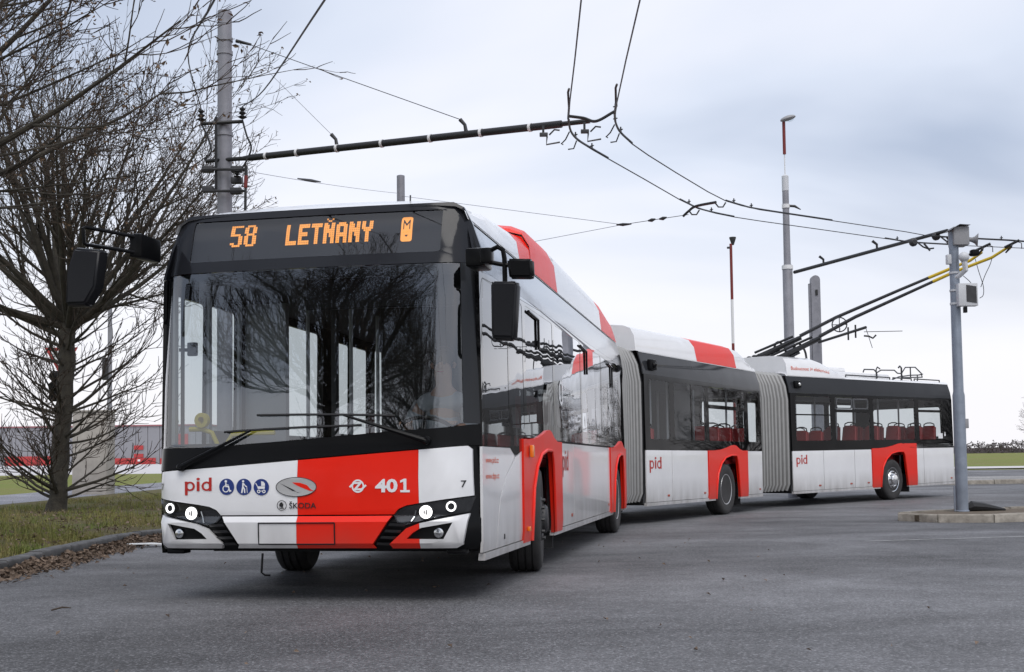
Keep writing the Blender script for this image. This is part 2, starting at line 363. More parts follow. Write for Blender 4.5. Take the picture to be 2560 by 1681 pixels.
def stroke(pts, wd, closed=False):                   # mitred ribbon polygon(s): (outer, holes)
    k = len(pts); Lp = []; Rp = []
    for i in range(k):
        a = Vector(pts[i-1] if (closed or i > 0) else pts[i]); b = Vector(pts[i]); c = Vector(pts[(i+1) % k] if (closed or i < k-1) else pts[i])
        d1 = (b-a).normalized() if (b-a).length > 1e-9 else (c-b).normalized(); d2 = (c-b).normalized() if (c-b).length > 1e-9 else d1
        n = Vector((-(d1+d2).y, (d1+d2).x)); n = n.normalized() if n.length > 1e-6 else Vector((-d1.y, d1.x))
        h = wd/2/max(.45, n.dot(Vector((-d1.y, d1.x)))); Lp.append(tuple(b+n*h)); Rp.append(tuple(b-n*h))
    if closed:
        A, B = Lp, Rp; ar = lambda P: abs(sum(P[i][0]*P[i-1][1]-P[i-1][0]*P[i][1] for i in range(len(P))))
        return (A, [B]) if ar(A) > ar(B) else (B, [A])
    return (Lp+Rp[::-1], [])
def arc(cx, cy, r, a0, a1, n=10, ry=None): return [(cx+r*math.cos(R(a0+(a1-a0)*i/n)), cy+(ry or r)*math.sin(R(a0+(a1-a0)*i/n))) for i in range(n+1)]
def text_tris(txt, size, bold=0.):
    cu = bpy.data.curves.new('t', 'FONT'); cu.body = txt; cu.size = size; cu.offset = bold; cu.resolution_u = 3
    o = bpy.data.objects.new('t', cu); COL.objects.link(o)
    me = bpy.data.meshes.new_from_object(o, depsgraph=bpy.context.evaluated_depsgraph_get())
    V = [(q.co.x, q.co.y) for q in me.vertices]; F = [tuple(p.vertices) for p in me.polygons]
    bpy.data.objects.remove(o); bpy.data.meshes.remove(me); bpy.data.curves.remove(cu)
    return V, F
def decal_text(name, txt, box, fn, m, parent, bold=0., off=.003):
    """text stretched into box (u0,u1,v0,v1) on surface fn"""
    V, F = text_tris(txt, 1., bold)
    x0, x1 = min(p[0] for p in V), max(p[0] for p in V); y0, y1 = min(p[1] for p in V), max(p[1] for p in V)
    q = MB(); q.add([fn(box[0]+(x-x0)/(x1-x0)*(box[1]-box[0]), box[2]+(y-y0)/(y1-y0)*(box[3]-box[2]), off) for x, y in V], F)
    return q.build(name, m, parent)
def decal(name, shapes, fn, m, parent, off=.003):
    """shapes: list of (outer, holes); each lies a hair above the one before"""
    q = MB()
    for i, (o, h) in enumerate(shapes):
        p = plate(o, h, lambda u, v, d, k=i: fn(u, v, off+k*.0004), 0, vs=(2.72, 2.8)); q.add(p.v, p.f)
    return q.build(name, m, parent)
def lerp(a, b, t): return a+(b-a)*t
def pw(tab, x):
    if x <= tab[0][0]: return tab[0][1]
    for (a, fa), (b, fb) in zip(tab, tab[1:]):
        if x <= b: return lerp(fa, fb, (x-a)/(b-a))
    return tab[-1][1]

# ================================================================== THE SETTING
rng = random.Random(7)
_g = gz
def gz(y): return _g(min(y, 300.))
YB = [0, 12, 22, 23, 24, 25, 26, 35, 60, 120, 300]
def sheet(name, poly, dz, m, kind='structure', label=None, dzf=None):
    f = lambda u, v, d: (u, v, gz(v)+dz+(dzf(u, v) if dzf else 0))
    ys = [p[1] for p in poly]; p = plate(poly, [], f, 0, vs=[y for y in YB if min(ys) < y < max(ys)])
    o = p.build(name, m); tag(o, label, None, None, kind); return o
sheet('ground', [(-900, -120), (900, -120), (900, 900), (-900, 900)], -.03, 'grass_far')
KERB = [(-4.75, -30), (-4.85, 0), (-4.9, 11), (-5.0, 14), (-5.12, 16), (-5.08, 17.3), (-4.75, 18.4), (-4.2, 19.3), (-3.75, 20.6), (-3.6, 22.5), (-3.6, 30)]
KERB = [(p.x, p.y) for p in catmull([Vector((a, b, 0)) for a, b in KERB], 8)]
sheet('road', KERB+[(-4.5, 41), (70, 41), (70, -30)], 0., 'asphalt')
def vz(u, v): return .05*max(0., min(1., (-5.3-u)/3.))+.012*noise.noise((u*.9, v*.9, 0))
VE = [(p[0]-.14, p[1]) for p in KERB]
ve = plate(VE+[(-5, 88), (-12, 88), (-12, -30)], [], lambda u, v, d: (u, v, gz(v)+.125+vz(u, v)), 0, us=[-11+.5*i for i in range(16)], vs=[-10+1.*i for i in range(44)])
tag(ve.build('grass_verge', 'grass_ground'), None, None, None, 'structure')
sheet('footpath', [(-12, -30), (-12, 90), (-15.4, 90), (-15.4, -30)], .17, 'path_asphalt')
sheet('far_grass_verge', [(-15.4, -30), (-15.4, 88), (-150, 88), (-150, -30)], .16, 'grass_far')
sheet('car_park', [(-4.5, 88), (-260, 88), (-260, 292), (-20, 292)], .02, 'lot_pale')
sheet('far_pavement', [(-3, 41.2), (90, 41.2), (90, 47), (-3, 47)], .12, 'paving_far')
sheet('far_road', [(-3, 47), (120, 47), (120, 68), (-3, 68)], .0, 'asphalt')
sheet('far_concrete_strip', [(-3, 71.5), (160, 71.5), (160, 79), (-3, 79)], .03, 'lot_pale')
def kerb_run(parent, line, h, wd, m, step=1.0, y0=-1e9, y1=1e9, closed=False, base=0.):
    """kerb stones laid end to end along a line; each stone is a bevelled block of its own"""
    P = [Vector((a, b)) for a, b in line]; 
    if closed: P.append(P[0])
    d = [0.]
    for a, b in zip(P, P[1:]): d.append(d[-1]+(b-a).length)
    def at(x):
        for i in range(len(d)-1):
            if x <= d[i+1]: return P[i].lerp(P[i+1], (x-d[i])/(d[i+1]-d[i]+1e-9))
        return P[-1]
    x = 0.; r = random.Random(3)
    while x < d[-1]-.2:
        e = min(d[-1], x+step); a, b = at(x+.012), at(e-.012); x = e
        if not (y0 < a.y < y1): continue
        t = (b-a).normalized(); n = Vector((-t.y, t.x)); j = r.uniform(-.012, .012); tilt = r.uniform(-.008, .008); c = .018
        V = []
        for q in (a, b):
            z = gz(q.y)+base; hh = h+j+(tilt if q is a else -tilt)
            for off, zz in ((0, -.05), (0, hh-c), (c, hh), (wd, hh), (wd, -.05)):
                p = q+n*(off+j*.5); V.append((p.x, p.y, z+zz))
        mb = MB(); mb.add(V, [(0, 1, 6, 5), (1, 2, 7, 6), (2, 3, 8, 7), (3, 4, 9, 8), (4, 0, 5, 9), (0, 4, 3, 2, 1), (5, 6, 7, 8, 9)])
        mb.build('kerb_stone', m, parent, ang=60)
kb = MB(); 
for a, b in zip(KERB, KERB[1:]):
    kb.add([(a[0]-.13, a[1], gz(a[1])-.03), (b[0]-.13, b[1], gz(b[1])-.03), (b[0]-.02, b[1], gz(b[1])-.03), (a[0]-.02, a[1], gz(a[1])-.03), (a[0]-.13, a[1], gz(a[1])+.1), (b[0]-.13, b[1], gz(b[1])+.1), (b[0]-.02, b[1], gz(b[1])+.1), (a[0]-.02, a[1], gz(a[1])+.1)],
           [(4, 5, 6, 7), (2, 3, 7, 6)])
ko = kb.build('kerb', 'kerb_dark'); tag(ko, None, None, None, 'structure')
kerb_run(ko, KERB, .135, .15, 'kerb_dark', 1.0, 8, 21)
ISL = [(6.22, 20.0), (6.34, 19.55), (6.75, 19.17), (7.4, 19.05), (8.2, 19.28), (10, 19.95), (14, 21.4), (14, 24.4), (9, 21.95), (7.8, 21.4), (6.9, 20.9), (6.35, 20.42)]
isl = plate([(p[0]+(8.5-p[0])*.03, p[1]+(20.9-p[1])*.06) for p in ISL], [], lambda u, v, d: (u, v, gz(v)+.105+d), .1).build('traffic_island', 'soil'); tag(isl, None, None, None, 'structure')
kerb_run(isl, ISL[:7], .13, .14, 'kerb_sand', .85); kerb_run(isl, ISL[7:]+ISL[:1], .13, .14, 'kerb_sand', .85)
fk = MB(); fk.box((-3, 41.05, .0), (90, 41.19, .25)); fko = fk.build('far_kerb', 'kerb_sand'); tag(fko, None, None, None, 'structure')
kerb_run(fko, [(11+1.*i, 41.0) for i in range(16)], .14, .15, 'kerb_sand', 1.)
# worn paint line on the carriageway
pl = MB(); ln = [atZ(u, v, 0) for u, v in ((2165, 1354), (2300, 1350), (2440, 1346), (2560, 1342), (2700, 1337))]
for a, b in zip(ln, ln[1:]):
    n = Vector((-(b-a).y, (b-a).x, 0)).normalized()*.035
    pl.add([a-n+Vector((0, 0, .004)), b-n+Vector((0, 0, .004)), b+n+Vector((0, 0, .004)), a+n+Vector((0, 0, .004))], [(0, 1, 2, 3)])
mat('worn_line', (.3, .3, .305), .8, var=.6, vscale=7, col2=(.5, .5, .5))
tag(pl.build('road_line', 'worn_line'), None, None, None, 'structure')

# grass and fallen leaves nobody could count
gb = MB()
def kx(y):
    best = min(range(len(KERB)), key=lambda i: abs(KERB[i][1]-y)); return KERB[best][0]
for i in range(62000):
    y = 10.5+(rng.random()**1.5)*26; x = kx(y)-.17-(rng.random()**1.25)*7.4
    d = noise.noise((x*.8, y*.8, 3.))+.6*noise.noise((x*2.7, y*2.7, 1.))
    if d < -.16 and rng.random() < .88: continue
    h = rng.uniform(.03, .09)*(1+.9*max(-.6, d))*(1.7 if noise.noise((x*3.1, y*3.1, 9.)) > .32 else 1); a = rng.uniform(0, TAU); wd = rng.uniform(.004, .009); b = rng.uniform(.0, .06)
    z = gz(y)+.12+vz(x, y); c, s = math.cos(a), math.sin(a)
    gb.add([(x-s*wd, y+c*wd, z), (x+s*wd, y-c*wd, z), (x+c*b, y+s*b, z+h)], [(0, 1, 2)])
g = gb.build('grass', 'grass_blade'); tag(g, 'short scruffy winter grass on the verge by the tree', 'grass', None, 'stuff')
lf = MB()
def leaf(x, y, z, s):
    a = rng.uniform(0, TAU); t = rng.uniform(-.9, .9); cu = rng.uniform(.2, .7)*s
    M = Matrix.Translation((x, y, z)) @ Matrix.Rotation(a, 4, 'Z') @ Matrix.Rotation(t, 4, 'X') @ Matrix.Rotation(rng.uniform(-.6, .6), 4, 'Y')
    lf.add([M @ Vector(p) for p in ((-s, 0, 0), (-.2*s, -.55*s, cu), (s, 0, .1*s), (-.2*s, .55*s, cu))], [(0, 1, 2), (0, 2, 3)])
for i in range(5200):
    y = rng.uniform(9.5, 19); q = abs(rng.gauss(0, .17)); x = kx(y)+.015+q
    heap = .5+.5*noise.noise((y*1.3, 0, 0)); 
    if rng.random() > .35+.65*heap: continue
    leaf(x, y, .012+max(0, .085-q*.35)*rng.random()*heap*1.7, rng.uniform(.018, .05))
for i in range(900):
    y = rng.uniform(10, 26); x = kx(y)-.2-rng.random()**1.4*5.5; leaf(x, y, gz(y)+.15+vz(x, y)+.02, rng.uniform(.02, .045))
for i in range(90): leaf(rng.uniform(-4.4, 3), rng.uniform(5.5, 16), .012, rng.uniform(.012, .025))
l = lf.build('fallen_leaves', 'litter_leaf'); tag(l, 'brown dead leaves drifted along the dark kerb', 'leaves', None, 'stuff')
tw = MB()                                        # a twig and a scrap of white plastic by the kerb
a = atZ(128, 1526, .012); b = atZ(178, 1520, .02); tw.tube([a, (a+b)/2+Vector((0, .02, .01)), b], [.006, .007, .003], 5)
tag(tw.build('twig', 'twig_bark'), 'thin brown twig lying on the asphalt in the lower left', 'twig')
c = atZ(357, 1366, .01)
sc = plate([(-.22, -.03), (.05, -.06), (.3, -.02), (.32, .03), (.1, .06), (-.18, .04)], [], lambda u, v, d: (c.x+u, c.y+v*1.8, .03+d+.02*math.cos(u*4)), .012)
tag(sc.build('plastic_scrap', 'plastic_white'), 'flat white scrap of plastic lying by the kerb beside the bus corner', 'litter')
pp = atZ(2445, 1273, .14); sb = MB(); sb.tube([pp+Vector((-.25, 0, -.02)), pp+Vector((-.1, 0, .05)), pp+Vector((.1, .03, .035)), pp+Vector((.5, .1, -.02))], [.03, .09, .07, .02], 8)
tag(sb.build('sand_bag', 'black_rubber'), 'black slumped bag lying on the kerbed island beside the grey post', 'bag')

# ================================================================== THE TROLLEYBUS
def secm(x0, y0, th, z0=0., k=0.):
    f = Vector((-math.sin(th), -math.cos(th), -k)).normalized(); l = Vector((math.cos(th), -math.sin(th), 0)); u = f.cross(l)
    return Matrix(((f.x, l.x, u.x, x0), (f.y, l.y, u.y, y0), (f.z, l.z, u.z, z0), (0, 0, 0, 1)))
SF = secm(-1.5233, 9.0148, .196); SM = secm(1.072, 20.7259, .5279, 0.); SR = secm(5.0932, 27.2163, .8016, .005, .0107)
LF, LM, LR = 10.16, 5.76, 7.36; A1, A2, AM, AR = 2.77, 9.14, 3.72, 4.25
bus = empty('trolleybus', (0, 0, 0), 'long white, red and black double-articulated trolleybus with lit orange destination display', 'trolleybus')
bus.matrix_world = SF
def sy(z): return pw([(.25, 1.26), (.42, 1.275), (1.2, 1.275), (2.42, 1.262), (2.6, 1.235), (2.83, 1.165)], z)
def SIDE(sg): return lambda s, z, d=0.: cc((s, sg*(sy(z)+d), z))
LEFT, RIGHT = SIDE(1), SIDE(-1)
# front skin: bowed in plan, raked above the belt
def fs(y, z):
    a = min(1.1, abs(y)/1.275)
    return pw([(.3, .06), (.39, .02), (.43, -.012), (.585, -.018), (.627, .012), (.66, .004), (.9, .0), (1.15, .03), (1.6, .05), (2.47, .13), (2.8, .22), (2.97, .30)], z)+.05*a*a+.21*max(0, (a-.78)/.22)**2.4
def FRONT(y, z, d=0.): return cc((fs(y, z)-d, y, z))
FU = [-1.26, -1.2, -1.14, -1.07, -.95, -.8, -.4, 0, .4, .8, .95, 1.07, 1.14, 1.2, 1.26]
FV = [.43, .585, .627, .9, 1.15, 1.6, 2.0, 2.47, 2.6, 2.72, 2.8, 2.9]
def crossz(t, top, y0=1.175, z0=2.83):
    a = abs(t); y = pw([(0, 0), (.5, .75), (.68, .95), (.8, 1.08), (.9, 1.15), (1, y0)], a); k = pw([(0, 1.02), (.5, 1), (.68, .95), (.8, .84), (.9, .56), (1, 0)], a)
    return (y if t > 0 else -y), z0+(top-z0)*k
def FAIR(H):
    def fn(s, t, d=0.):
        y, z = crossz(t, 2.95+pw(H, s)); return cc((s, y, z+d))
    return fn
TV = [-.9, -.8, -.68, -.5, -.2, .2, .5, .68, .8, .9]
def P(name, poly, fn, m, parent, thick=.02, holes=(), us=(), vs=(), d=0., label=None, ang=35):
    f = (lambda u, v, o: fn(u, v, o+d)) if d else fn
    o = plate(poly, holes, f, thick, us, vs).build(name, m, parent, ang=ang)
    if label: o['label'] = label
    return o
SV = [.42, 1.2, 2.42, 2.5, 2.6, 2.72]

def body(name, S, L, roofH, axle_list, s0=0.):
    """roof skin, floor and underframe of one section: the part that carries the rest"""
    m = MB()
    def rz(s, t, d=0.):
        y, z = crossz(t, 2.95 if roofH else 2.9); return cc((s, y, z-.012+d))
    p = plate([(s0, -1), (L, -1), (L, 1), (s0, 1)], [], rz, 0, vs=TV); m.add(p.v, p.f, 0)
    wells = [(a-.66, a+.76) for a in axle_list]; cuts = [s0+(.75 if s0 else .02)]
    for a, b in wells: cuts += [a, b]
    cuts.append(L-.02)
    for i in range(len(cuts)-1):
        a, b = cuts[i], cuts[i+1]
        if b-a < .02: continue
        yy = 1.2 if i % 2 == 0 else .86
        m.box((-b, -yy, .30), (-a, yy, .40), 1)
        if i % 2:
            for sg in (1, -1):
                y0, y1 = sorted((sg*.80, sg*.88)); m.box((-b, y0, .28), (-a, y1, 1.16), 1)
                y0, y1 = sorted((sg*.8, sg*1.24)); m.box((-b, y0, 1.15), (-a, y1, 1.19), 1)
        else:
            for sg in (1, -1):
                y0, y1 = sorted((sg*1.19, sg*1.235)); m.box((-b, y0, .32), (-a, y1, 1.3), 2)
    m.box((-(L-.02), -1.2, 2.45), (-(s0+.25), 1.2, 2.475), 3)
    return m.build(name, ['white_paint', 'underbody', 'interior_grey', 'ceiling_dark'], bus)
def place(o, S): o.matrix_basis = SF.inverted() @ S; return o

ARCH_OUT = [(-.97, .315), (-.97, 1.205), (-.62, 1.208), (-.3, 1.225), (0., 1.262), (.25, 1.305), (.4, 1.315), (.52, 1.297), (.68, 1.24), (.85, 1.21), (1.14, 1.21), (1.14, .315), (.69, .315)]
ARCH_IN = [(.60, .75), (.545, 1.03), (.47, 1.115), (.2, 1.118), (-.1, 1.075), (-.33, .965), (-.5, .78), (-.575, .55), (-.60, .315)]
def arch(b, a, fn, L, clip=None, dz=0.):
    pts = [(a+x, z+(dz if z > 1. else 0)) for x, z in ARCH_OUT+ARCH_IN]
    if clip: pts = [(min(x, clip), z) for x, z in pts]
    o = P('wheel_arch', pts, fn, 'red_paint', b, .045, d=.018, vs=SV)
    # raised lip round the opening
    lip = [(a+x, z+(dz if z > 1. else 0)) for x, z in [(.69, .33)]+ARCH_IN]; q = MB()
    q.tube([Vector(fn(x, z, .022)) for x, z in lip], .016, 6); q.build('arch_lip', 'red_paint', o)
    return o
def panes(b, fn, wins, zb, zt, m='window_glass'):
    for x in wins:
        a, c = x[0], x[1]; z0 = x[2] if len(x) > 2 else zb; z1 = x[3] if len(x) > 3 else zt
        P('window_pane', rrect(a-.02, c+.02, z0-.02, z1+.02, .03), fn, m, b, 0, vs=SV, d=-.002)
def side_wall(b, fn, L, wins, zb, zt, z0=1.205, z1=2.45, s0=0., m='black_gloss', gm='window_glass'):
    hol = [rrect(x[0], x[1], x[2] if len(x) > 2 else zb, x[3] if len(x) > 3 else zt, .05) for x in wins]
    P('window_frame', rect(s0, L, z0, z1), fn, m, b, .03, holes=hol, vs=SV); panes(b, fn, wins, zb, zt, gm)
def lower(b, fn, cuts, z1=1.2, z0=.345, m='white_paint'):
    for a, c in cuts:
        o = P('side_panel', rect(a+.009, c-.009, z0, z1), fn, m, b, .02, vs=SV)
        if c-a > .6:
            q = MB(); x = c-.22; p0 = Vector(fn(x, .42, .001)); p1 = Vector(fn(x+.09, .455, .006))
            lo = Vector([min(p0[i], p1[i]) for i in range(3)]); hi = Vector([max(p0[i], p1[i]) for i in range(3)])
            q.box(lo, hi, 0, .002); q.build('marker_lamp', 'marker_red', o)
def sill(b, fn, a, c, m='white_paint'):
    P('sill_rail', rect(a, c, .285, .338), fn, m, b, .05, d=.012)
def pid(b, fn, u0, u1, v0, v1, m='print_red', name='lettering'):
    """lower-case p i d out of bowls and stems; box spans p descender to d ascender"""
    W, H = u1-u0, v1-v0; X = lambda x: u0+x*W; Y = lambda y: v0+y*H
    st = .105*W; bl = Y(.24); xh = Y(.78); r = (xh-bl)/2
    def el(cx): return ([(cx+.185*W*math.cos(TAU*i/20), (bl+xh)/2+r*math.sin(TAU*i/20)) for i in range(20)], [[(cx+.105*W*math.cos(TAU*i/20), (bl+xh)/2+r*.64*math.sin(TAU*i/20)) for i in range(20)]])
    sh = [el(X(.19)), (rect(X(0), X(0)+st, Y(0), xh), []), el(X(.81)), (rect(X(1)-st, X(1), bl, Y(1)), []),
          (rect(X(.5)-st/2, X(.5)+st/2, bl, xh), []), (circ(X(.5), Y(.92), st*.62, 14, .075*H), [])]
    return decal(name, sh, fn, m, b)

def seat(b, s, y, z=.55, face=1):
    m = MB(); f = -face
    def bx(a, c, w0, w1, z0, z1, bev=.03):
        x0, x1 = sorted((-(s+a), -(s+c))); m.box((x0, y+w0, z0), (x1, y+w1, z1), 0, bev)
    bx(0, .42*face, -.21, .21, z+.33, z+.42)
    bm = bmesh.new(); bmesh.ops.create_cube(bm, size=1)
    for q in bm.verts: q.co = Vector((q.co.x*.09, q.co.y*.42*(.86 if q.co.z > 0 else 1), q.co.z*.66))
    bmesh.ops.bevel(bm, geom=bm.edges[:], offset=.035, segments=3, affect='EDGES')
    m.bm(bm, 0, Matrix.Translation((-(s+.43*face), y, z+.72)) @ Matrix.Rotation(-.14*face, 4, 'Y'))
    bx(.1*face, .32*face, -.05, .05, z-.15, z+.34, .01)
    o = m.build('seat', 'seat_red', b)
    h = MB(); xx = -(s+.47*face); h.tube([(xx, y-.15, z+1.0), (xx, y-.13, z+1.09), (xx, y-.05, z+1.12), (xx, y+.05, z+1.12), (xx, y+.13, z+1.09), (xx, y+.15, z+1.0)], .014, 6)
    h.build('grab_handle', 'black_plastic', o); return o
def post(b, s, y, m='post_grey', z0=.4, z1=2.45, r=.018):
    q = MB(); q.tube([(-s, y, z0), (-s, y, z1)], r, 8); return q.build('handrail_post', m, b)

def wheel(S, s, sg, kind, steer=0., z=0.):
    M = S @ Matrix.Translation((-s, sg*1.12, .478+z)) @ Matrix.Rotation(steer, 4, 'Z') @ Matrix.Rotation(-sg*PI/2, 4, 'X')
    t = MB(); t.lathe([(.285, -.13), (.32, -.142), (.44, -.145), (.468, -.125), (.478, -.10), (.48, -.075), (.468, -.07), (.468, -.06), (.48, -.055), (.481, -.012), (.469, -.008), (.469, .008), (.481, .012), (.48, .055), (.468, .06), (.468, .07), (.48, .075), (.478, .10), (.468, .125), (.44, .145), (.40, .152), (.32, .142), (.285, .13)], 48)
    o = t.build('wheel', 'tyre_rubber', bus); o.matrix_basis = SF.inverted() @ M
    r = MB()
    if kind == 'dish':
        r.lathe([(.292, .12), (.285, .135), (.272, .13), (.262, .05), (.25, -.03), (.215, -.075), (.14, -.08), (.12, -.05), (.105, .02), (.09, .05), (.0, .055)], 40)
        r.build('rim', 'steel', o)
    else:
        r.lathe([(.292, .12), (.286, .137), (.272, .132), (.262, .09), (.245, .075), (.225, .12), (.2, .15), (.165, .155), (.15, .145), (.135, .15), (.13, .185), (.11, .205), (.06, .21), (0, .212)], 40)
        r.build('rim', 'chrome' if kind == 'hub' else 'dark_metal', o)
        for i in range(10):
            bl = MB(); a = TAU*i/10; bl.lathe([(.017, .14), (.017, .178), (.009, .182)], 6, Matrix.Translation((.183*math.cos(a), .183*math.sin(a), 0))); bl.build('wheel_nut', 'dark_metal', o)
    c = MB(); c.lathe([(.075, -.2), (.075, .0)], 12); c.build('axle_hub', 'underbody', o)
    return o

# ---------------------------------------------------------------- front section
bF = body('front_body', SF, LF, True, [A1, A2], .3)
HF = [(.42, -.02), (.75, .03), (1.2, .12), (2.3, .19), (3.0, .25), (3.1, .25)]
HF2 = [(2.93, .22), (2.97, .33), (3.1, .38), (4.1, .39), (8.8, .35), (9.7, .24), (10.14, .05)]; fF2 = FAIR(HF2)
fF = FAIR(HF); UF = [.75, 1.2, 1.7, 2.3, 2.95, 3.4, 4.1, 6, 8.8, 9.3, 9.7, 9.95]
def fairing(b, fn, cuts, UU):
    for i, (m, b0, b1, t0, t1) in enumerate(cuts):   # colour, bottom start/end, top start/end
        P('roof_fairing', [(b0, 1), (b1, 1), (t1, .5), (t1, -.5), (b1, -1), (b0, -1), (t0, -.5), (t0, .5)], fn, m, b, 0, us=UU, vs=TV)
fairing(bF, fF, [('white_paint', .42, 2.35, .42, 2.25), ('red_paint', 2.352, 3.1, 2.252, 3.1)], UF)
fairing(bF, fF2, [('red_paint', 2.97, 4.5, 2.95, 4.2), ('white_paint', 4.502, 8.3, 4.202, 8.1), ('red_paint', 8.302, 10.14, 8.102, 10.14)], UF+[2.97, 3.1])
def fair_end(b, fn, s, m):
    q = MB(); r_ = [Vector(fn(s, t, 0)) for t in [-1]+TV+[1]]; q.add(r_, [tuple(range(len(r_)))]); q.build('fairing_end', m, b)
fair_end(bF, fF2, 2.952, 'red_paint')
cap = P('roof_front', [(-.985, .0), (.985, .0), (1.08, .25), (1.08, .5), (-1.08, .5), (-1.08, .25)], lambda u, v, d: cc((fs(u, 2.955)+v, u, 2.95+pw([(0, 0), (.06, .03), (.2, .085), (.5, .11)], v)-.03*(u/1.02)**2-.06*max(0, abs(u)-.95)/.17+d)), 'white_paint', bF, .02, us=[-.97, -.9, -.7, -.4, 0, .4, .7, .9, .97], vs=[.06, .2])
an = MB(); an.box((-.66, .52, 2.95), (-.46, .74, 2.985), 0, .01); an.tube([(-.55, .66, 2.98), (-.56, .66, 3.08)], .006, 6); an.build('antenna', 'dark_metal', bF)
# cove above the windows, and window band
for fn in (LEFT, RIGHT):
    P('cove_panel', rect(.34, LF, 2.452, 2.825), fn, 'dark_paint', bF, .02, vs=SV, us=[.5])
    P('corner_cover', [(.26, 2.452), (.338, 2.452), (.338, 2.80), (.30, 2.7)], fn, 'dome_paint', bF, .02)
WL = [(.36, 1.28, 1.29, 2.38), (1.34, 1.95, 1.29, 2.38), (2.08, 3.55), (3.68, 5.5), (5.62, 7.4), (7.52, 8.75), (8.87, 9.95)]
side_wall(bF, LEFT, LF, WL, 1.36, 2.39, s0=.27, z0=1.222, gm='tinted_glass')
P('cab_band', [(.27, 1.125), (1.292, 1.125), (1.497, 1.058), (1.87, 1.11), (1.87, 1.22), (.27, 1.22)], LEFT, 'black_gloss', bF, .02)
for a, z0, ln in ((2.2, 2.05, .5), (5.5, 2.05, .5), (8.2, 2.05, .4)):      # hinge bars of the tilting windows
    q = MB(); q.tube([Vector(LEFT(a, 2.35, .012)), Vector(LEFT(a+ln, 2.33, .012)), Vector(LEFT(a+ln, z0, .012))], .014, 6); q.build('window_hinge', 'black_plastic', bF)
P('side_panel', [(.262, .345), (.735, .345), (.75, .45), (.875, .73), (1.12, .9), (1.492, 1.052), (1.29, 1.12), (.262, 1.12)], LEFT, 'white_paint', bF, .02, vs=SV)
P('side_panel', [(.752, .345), (1.79, .345), (1.79, 1.098), (1.512, 1.046), (1.134, .892), (.892, .722), (.766, .448)], LEFT, 'white_paint', bF, .02, vs=SV)
arch(bF, A1, LEFT, LF); arch(bF, A2, LEFT, LF, clip=LF-.005)
lower(bF, LEFT, [(3.92, 4.82), (4.82, 8.165)]); sill(bF, LEFT, .3, 2.15); sill(bF, LEFT, 3.47, 8.5); sill(bF, LEFT, 9.86, LF)
q = MB(); p = Vector(LEFT(2.07, 1.1, .045)); q.box(p-Vector((.035, .02, .055)), p+Vector((.035, .015, .055)), 0, .012); q.build('side_indicator', 'orange_lamp', bF)
q = MB(); p = Vector(LEFT(1.95, .43, .03)); q.box(p-Vector((.03, .012, .02)), p+Vector((.03, .012, .02)), 0, .005); q.build('side_marker', 'orange_lamp', bF)
q = MB(); p = Vector(LEFT(1.02, .42, .002)); q.box(p-Vector((.012, .004, .02)), p+Vector((.012, .004, .02)), 0, .002); q.build('panel_lock', 'print_black', bF)
# right-hand side with the doors
WR = [(.44, .98, .5, 2.35), (1.06, 1.6, .5, 2.35), (1.8, 3.7), (4.1, 4.68, .5, 2.35), (4.76, 5.34, .5, 2.35), (5.6, 7.3), (7.5, 8.2), (8.5, 9.9)]
hol = [rrect(x[0], x[1], x[2] if len(x) > 2 else 1.3, x[3] if len(x) > 3 else 2.38, .04) for x in WR]
P('window_frame', rect(.28, LF, .34, 2.45), RIGHT, 'black_gloss', bF, .03, holes=hol, vs=SV); panes(bF, RIGHT, WR, 1.3, 2.38)
for s in (.41, 1.02, 1.63): 
    q = MB(); q.box((-s-.028, -1.25, .38), (-s+.028, -1.215, 2.42)); q.build('door_post', 'post_grey', bF)
# ----- the face
P('front_mask', [(-1.26, .375), (1.26, .375), (1.262, 1.17), (-1.262, 1.17)], FRONT, 'black_plastic', bF, .05, us=FU, vs=FV, d=-.04)
W_ = 'white_paint'
P('front_panel', [(-1.205, .962), (-.7, .992), (-.061, 1.037), (-.061, .637), (-.668, .637), (-.7, .675), (-.757, .70), (-.85, .716), (-1.04, .742), (-1.222, .765)], FRONT, W_, bF, .03, us=FU, vs=FV)
P('front_panel', [(-.059, 1.037), (.849, 1.1), (.854, .716), (.757, .70), (.7, .675), (.668, .637), (-.059, .637)], FRONT, 'red_paint', bF, .03, us=FU, vs=FV, label='red centre part of the front panel')
P('front_panel', [(.851, 1.1), (1.19, 1.125), (1.215, 1.1), (1.225, .765), (1.04, .742), (.856, .716)], FRONT, W_, bF, .03, us=FU, vs=FV)
P('bumper', [(-.061, .627), (-.061, .394), (-.53, .394), (-.512, .42), (-.655, .627)], FRONT, W_, bF, .035, us=FU, vs=FV, d=.004)
P('bumper', [(-.059, .627), (.655, .627), (.512, .42), (.53, .394), (-.059, .394)], FRONT, 'red_paint', bF, .035, us=FU, vs=FV, d=.004)
q = MB()                                             # number-plate recess drawn by a real groove frame
for a, b_ in (((-.354, .58), (.233, .58)), ((.233, .58), (.233, .425)), ((.233, .425), (-.354, .425)), ((-.354, .425), (-.354, .58))):
    q.tube([Vector(FRONT(a[0], a[1], .007)), Vector(FRONT(lerp(a[0], b_[0], .5), lerp(a[1], b_[1], .5), .008)), Vector(FRONT(b_[0], b_[1], .007))], .005, 5)
q.build('plate_frame', 'dark_plastic', bF)
CB = [(1.2, .637), (.982, .597), (.858, .572), (.767, .537), (.641, .424), (.66, .392), (1.12, .392), (1.16, .414)]; FOG = [(.767, .462), (.812, .505), (.869, .539), (1.1, .577), (1.036, .458)]
P('bumper_corner', [(-y, z) for y, z in CB], FRONT, W_, bF, .04, holes=[[(-y, z) for y, z in FOG]], us=FU, vs=FV, d=.006)
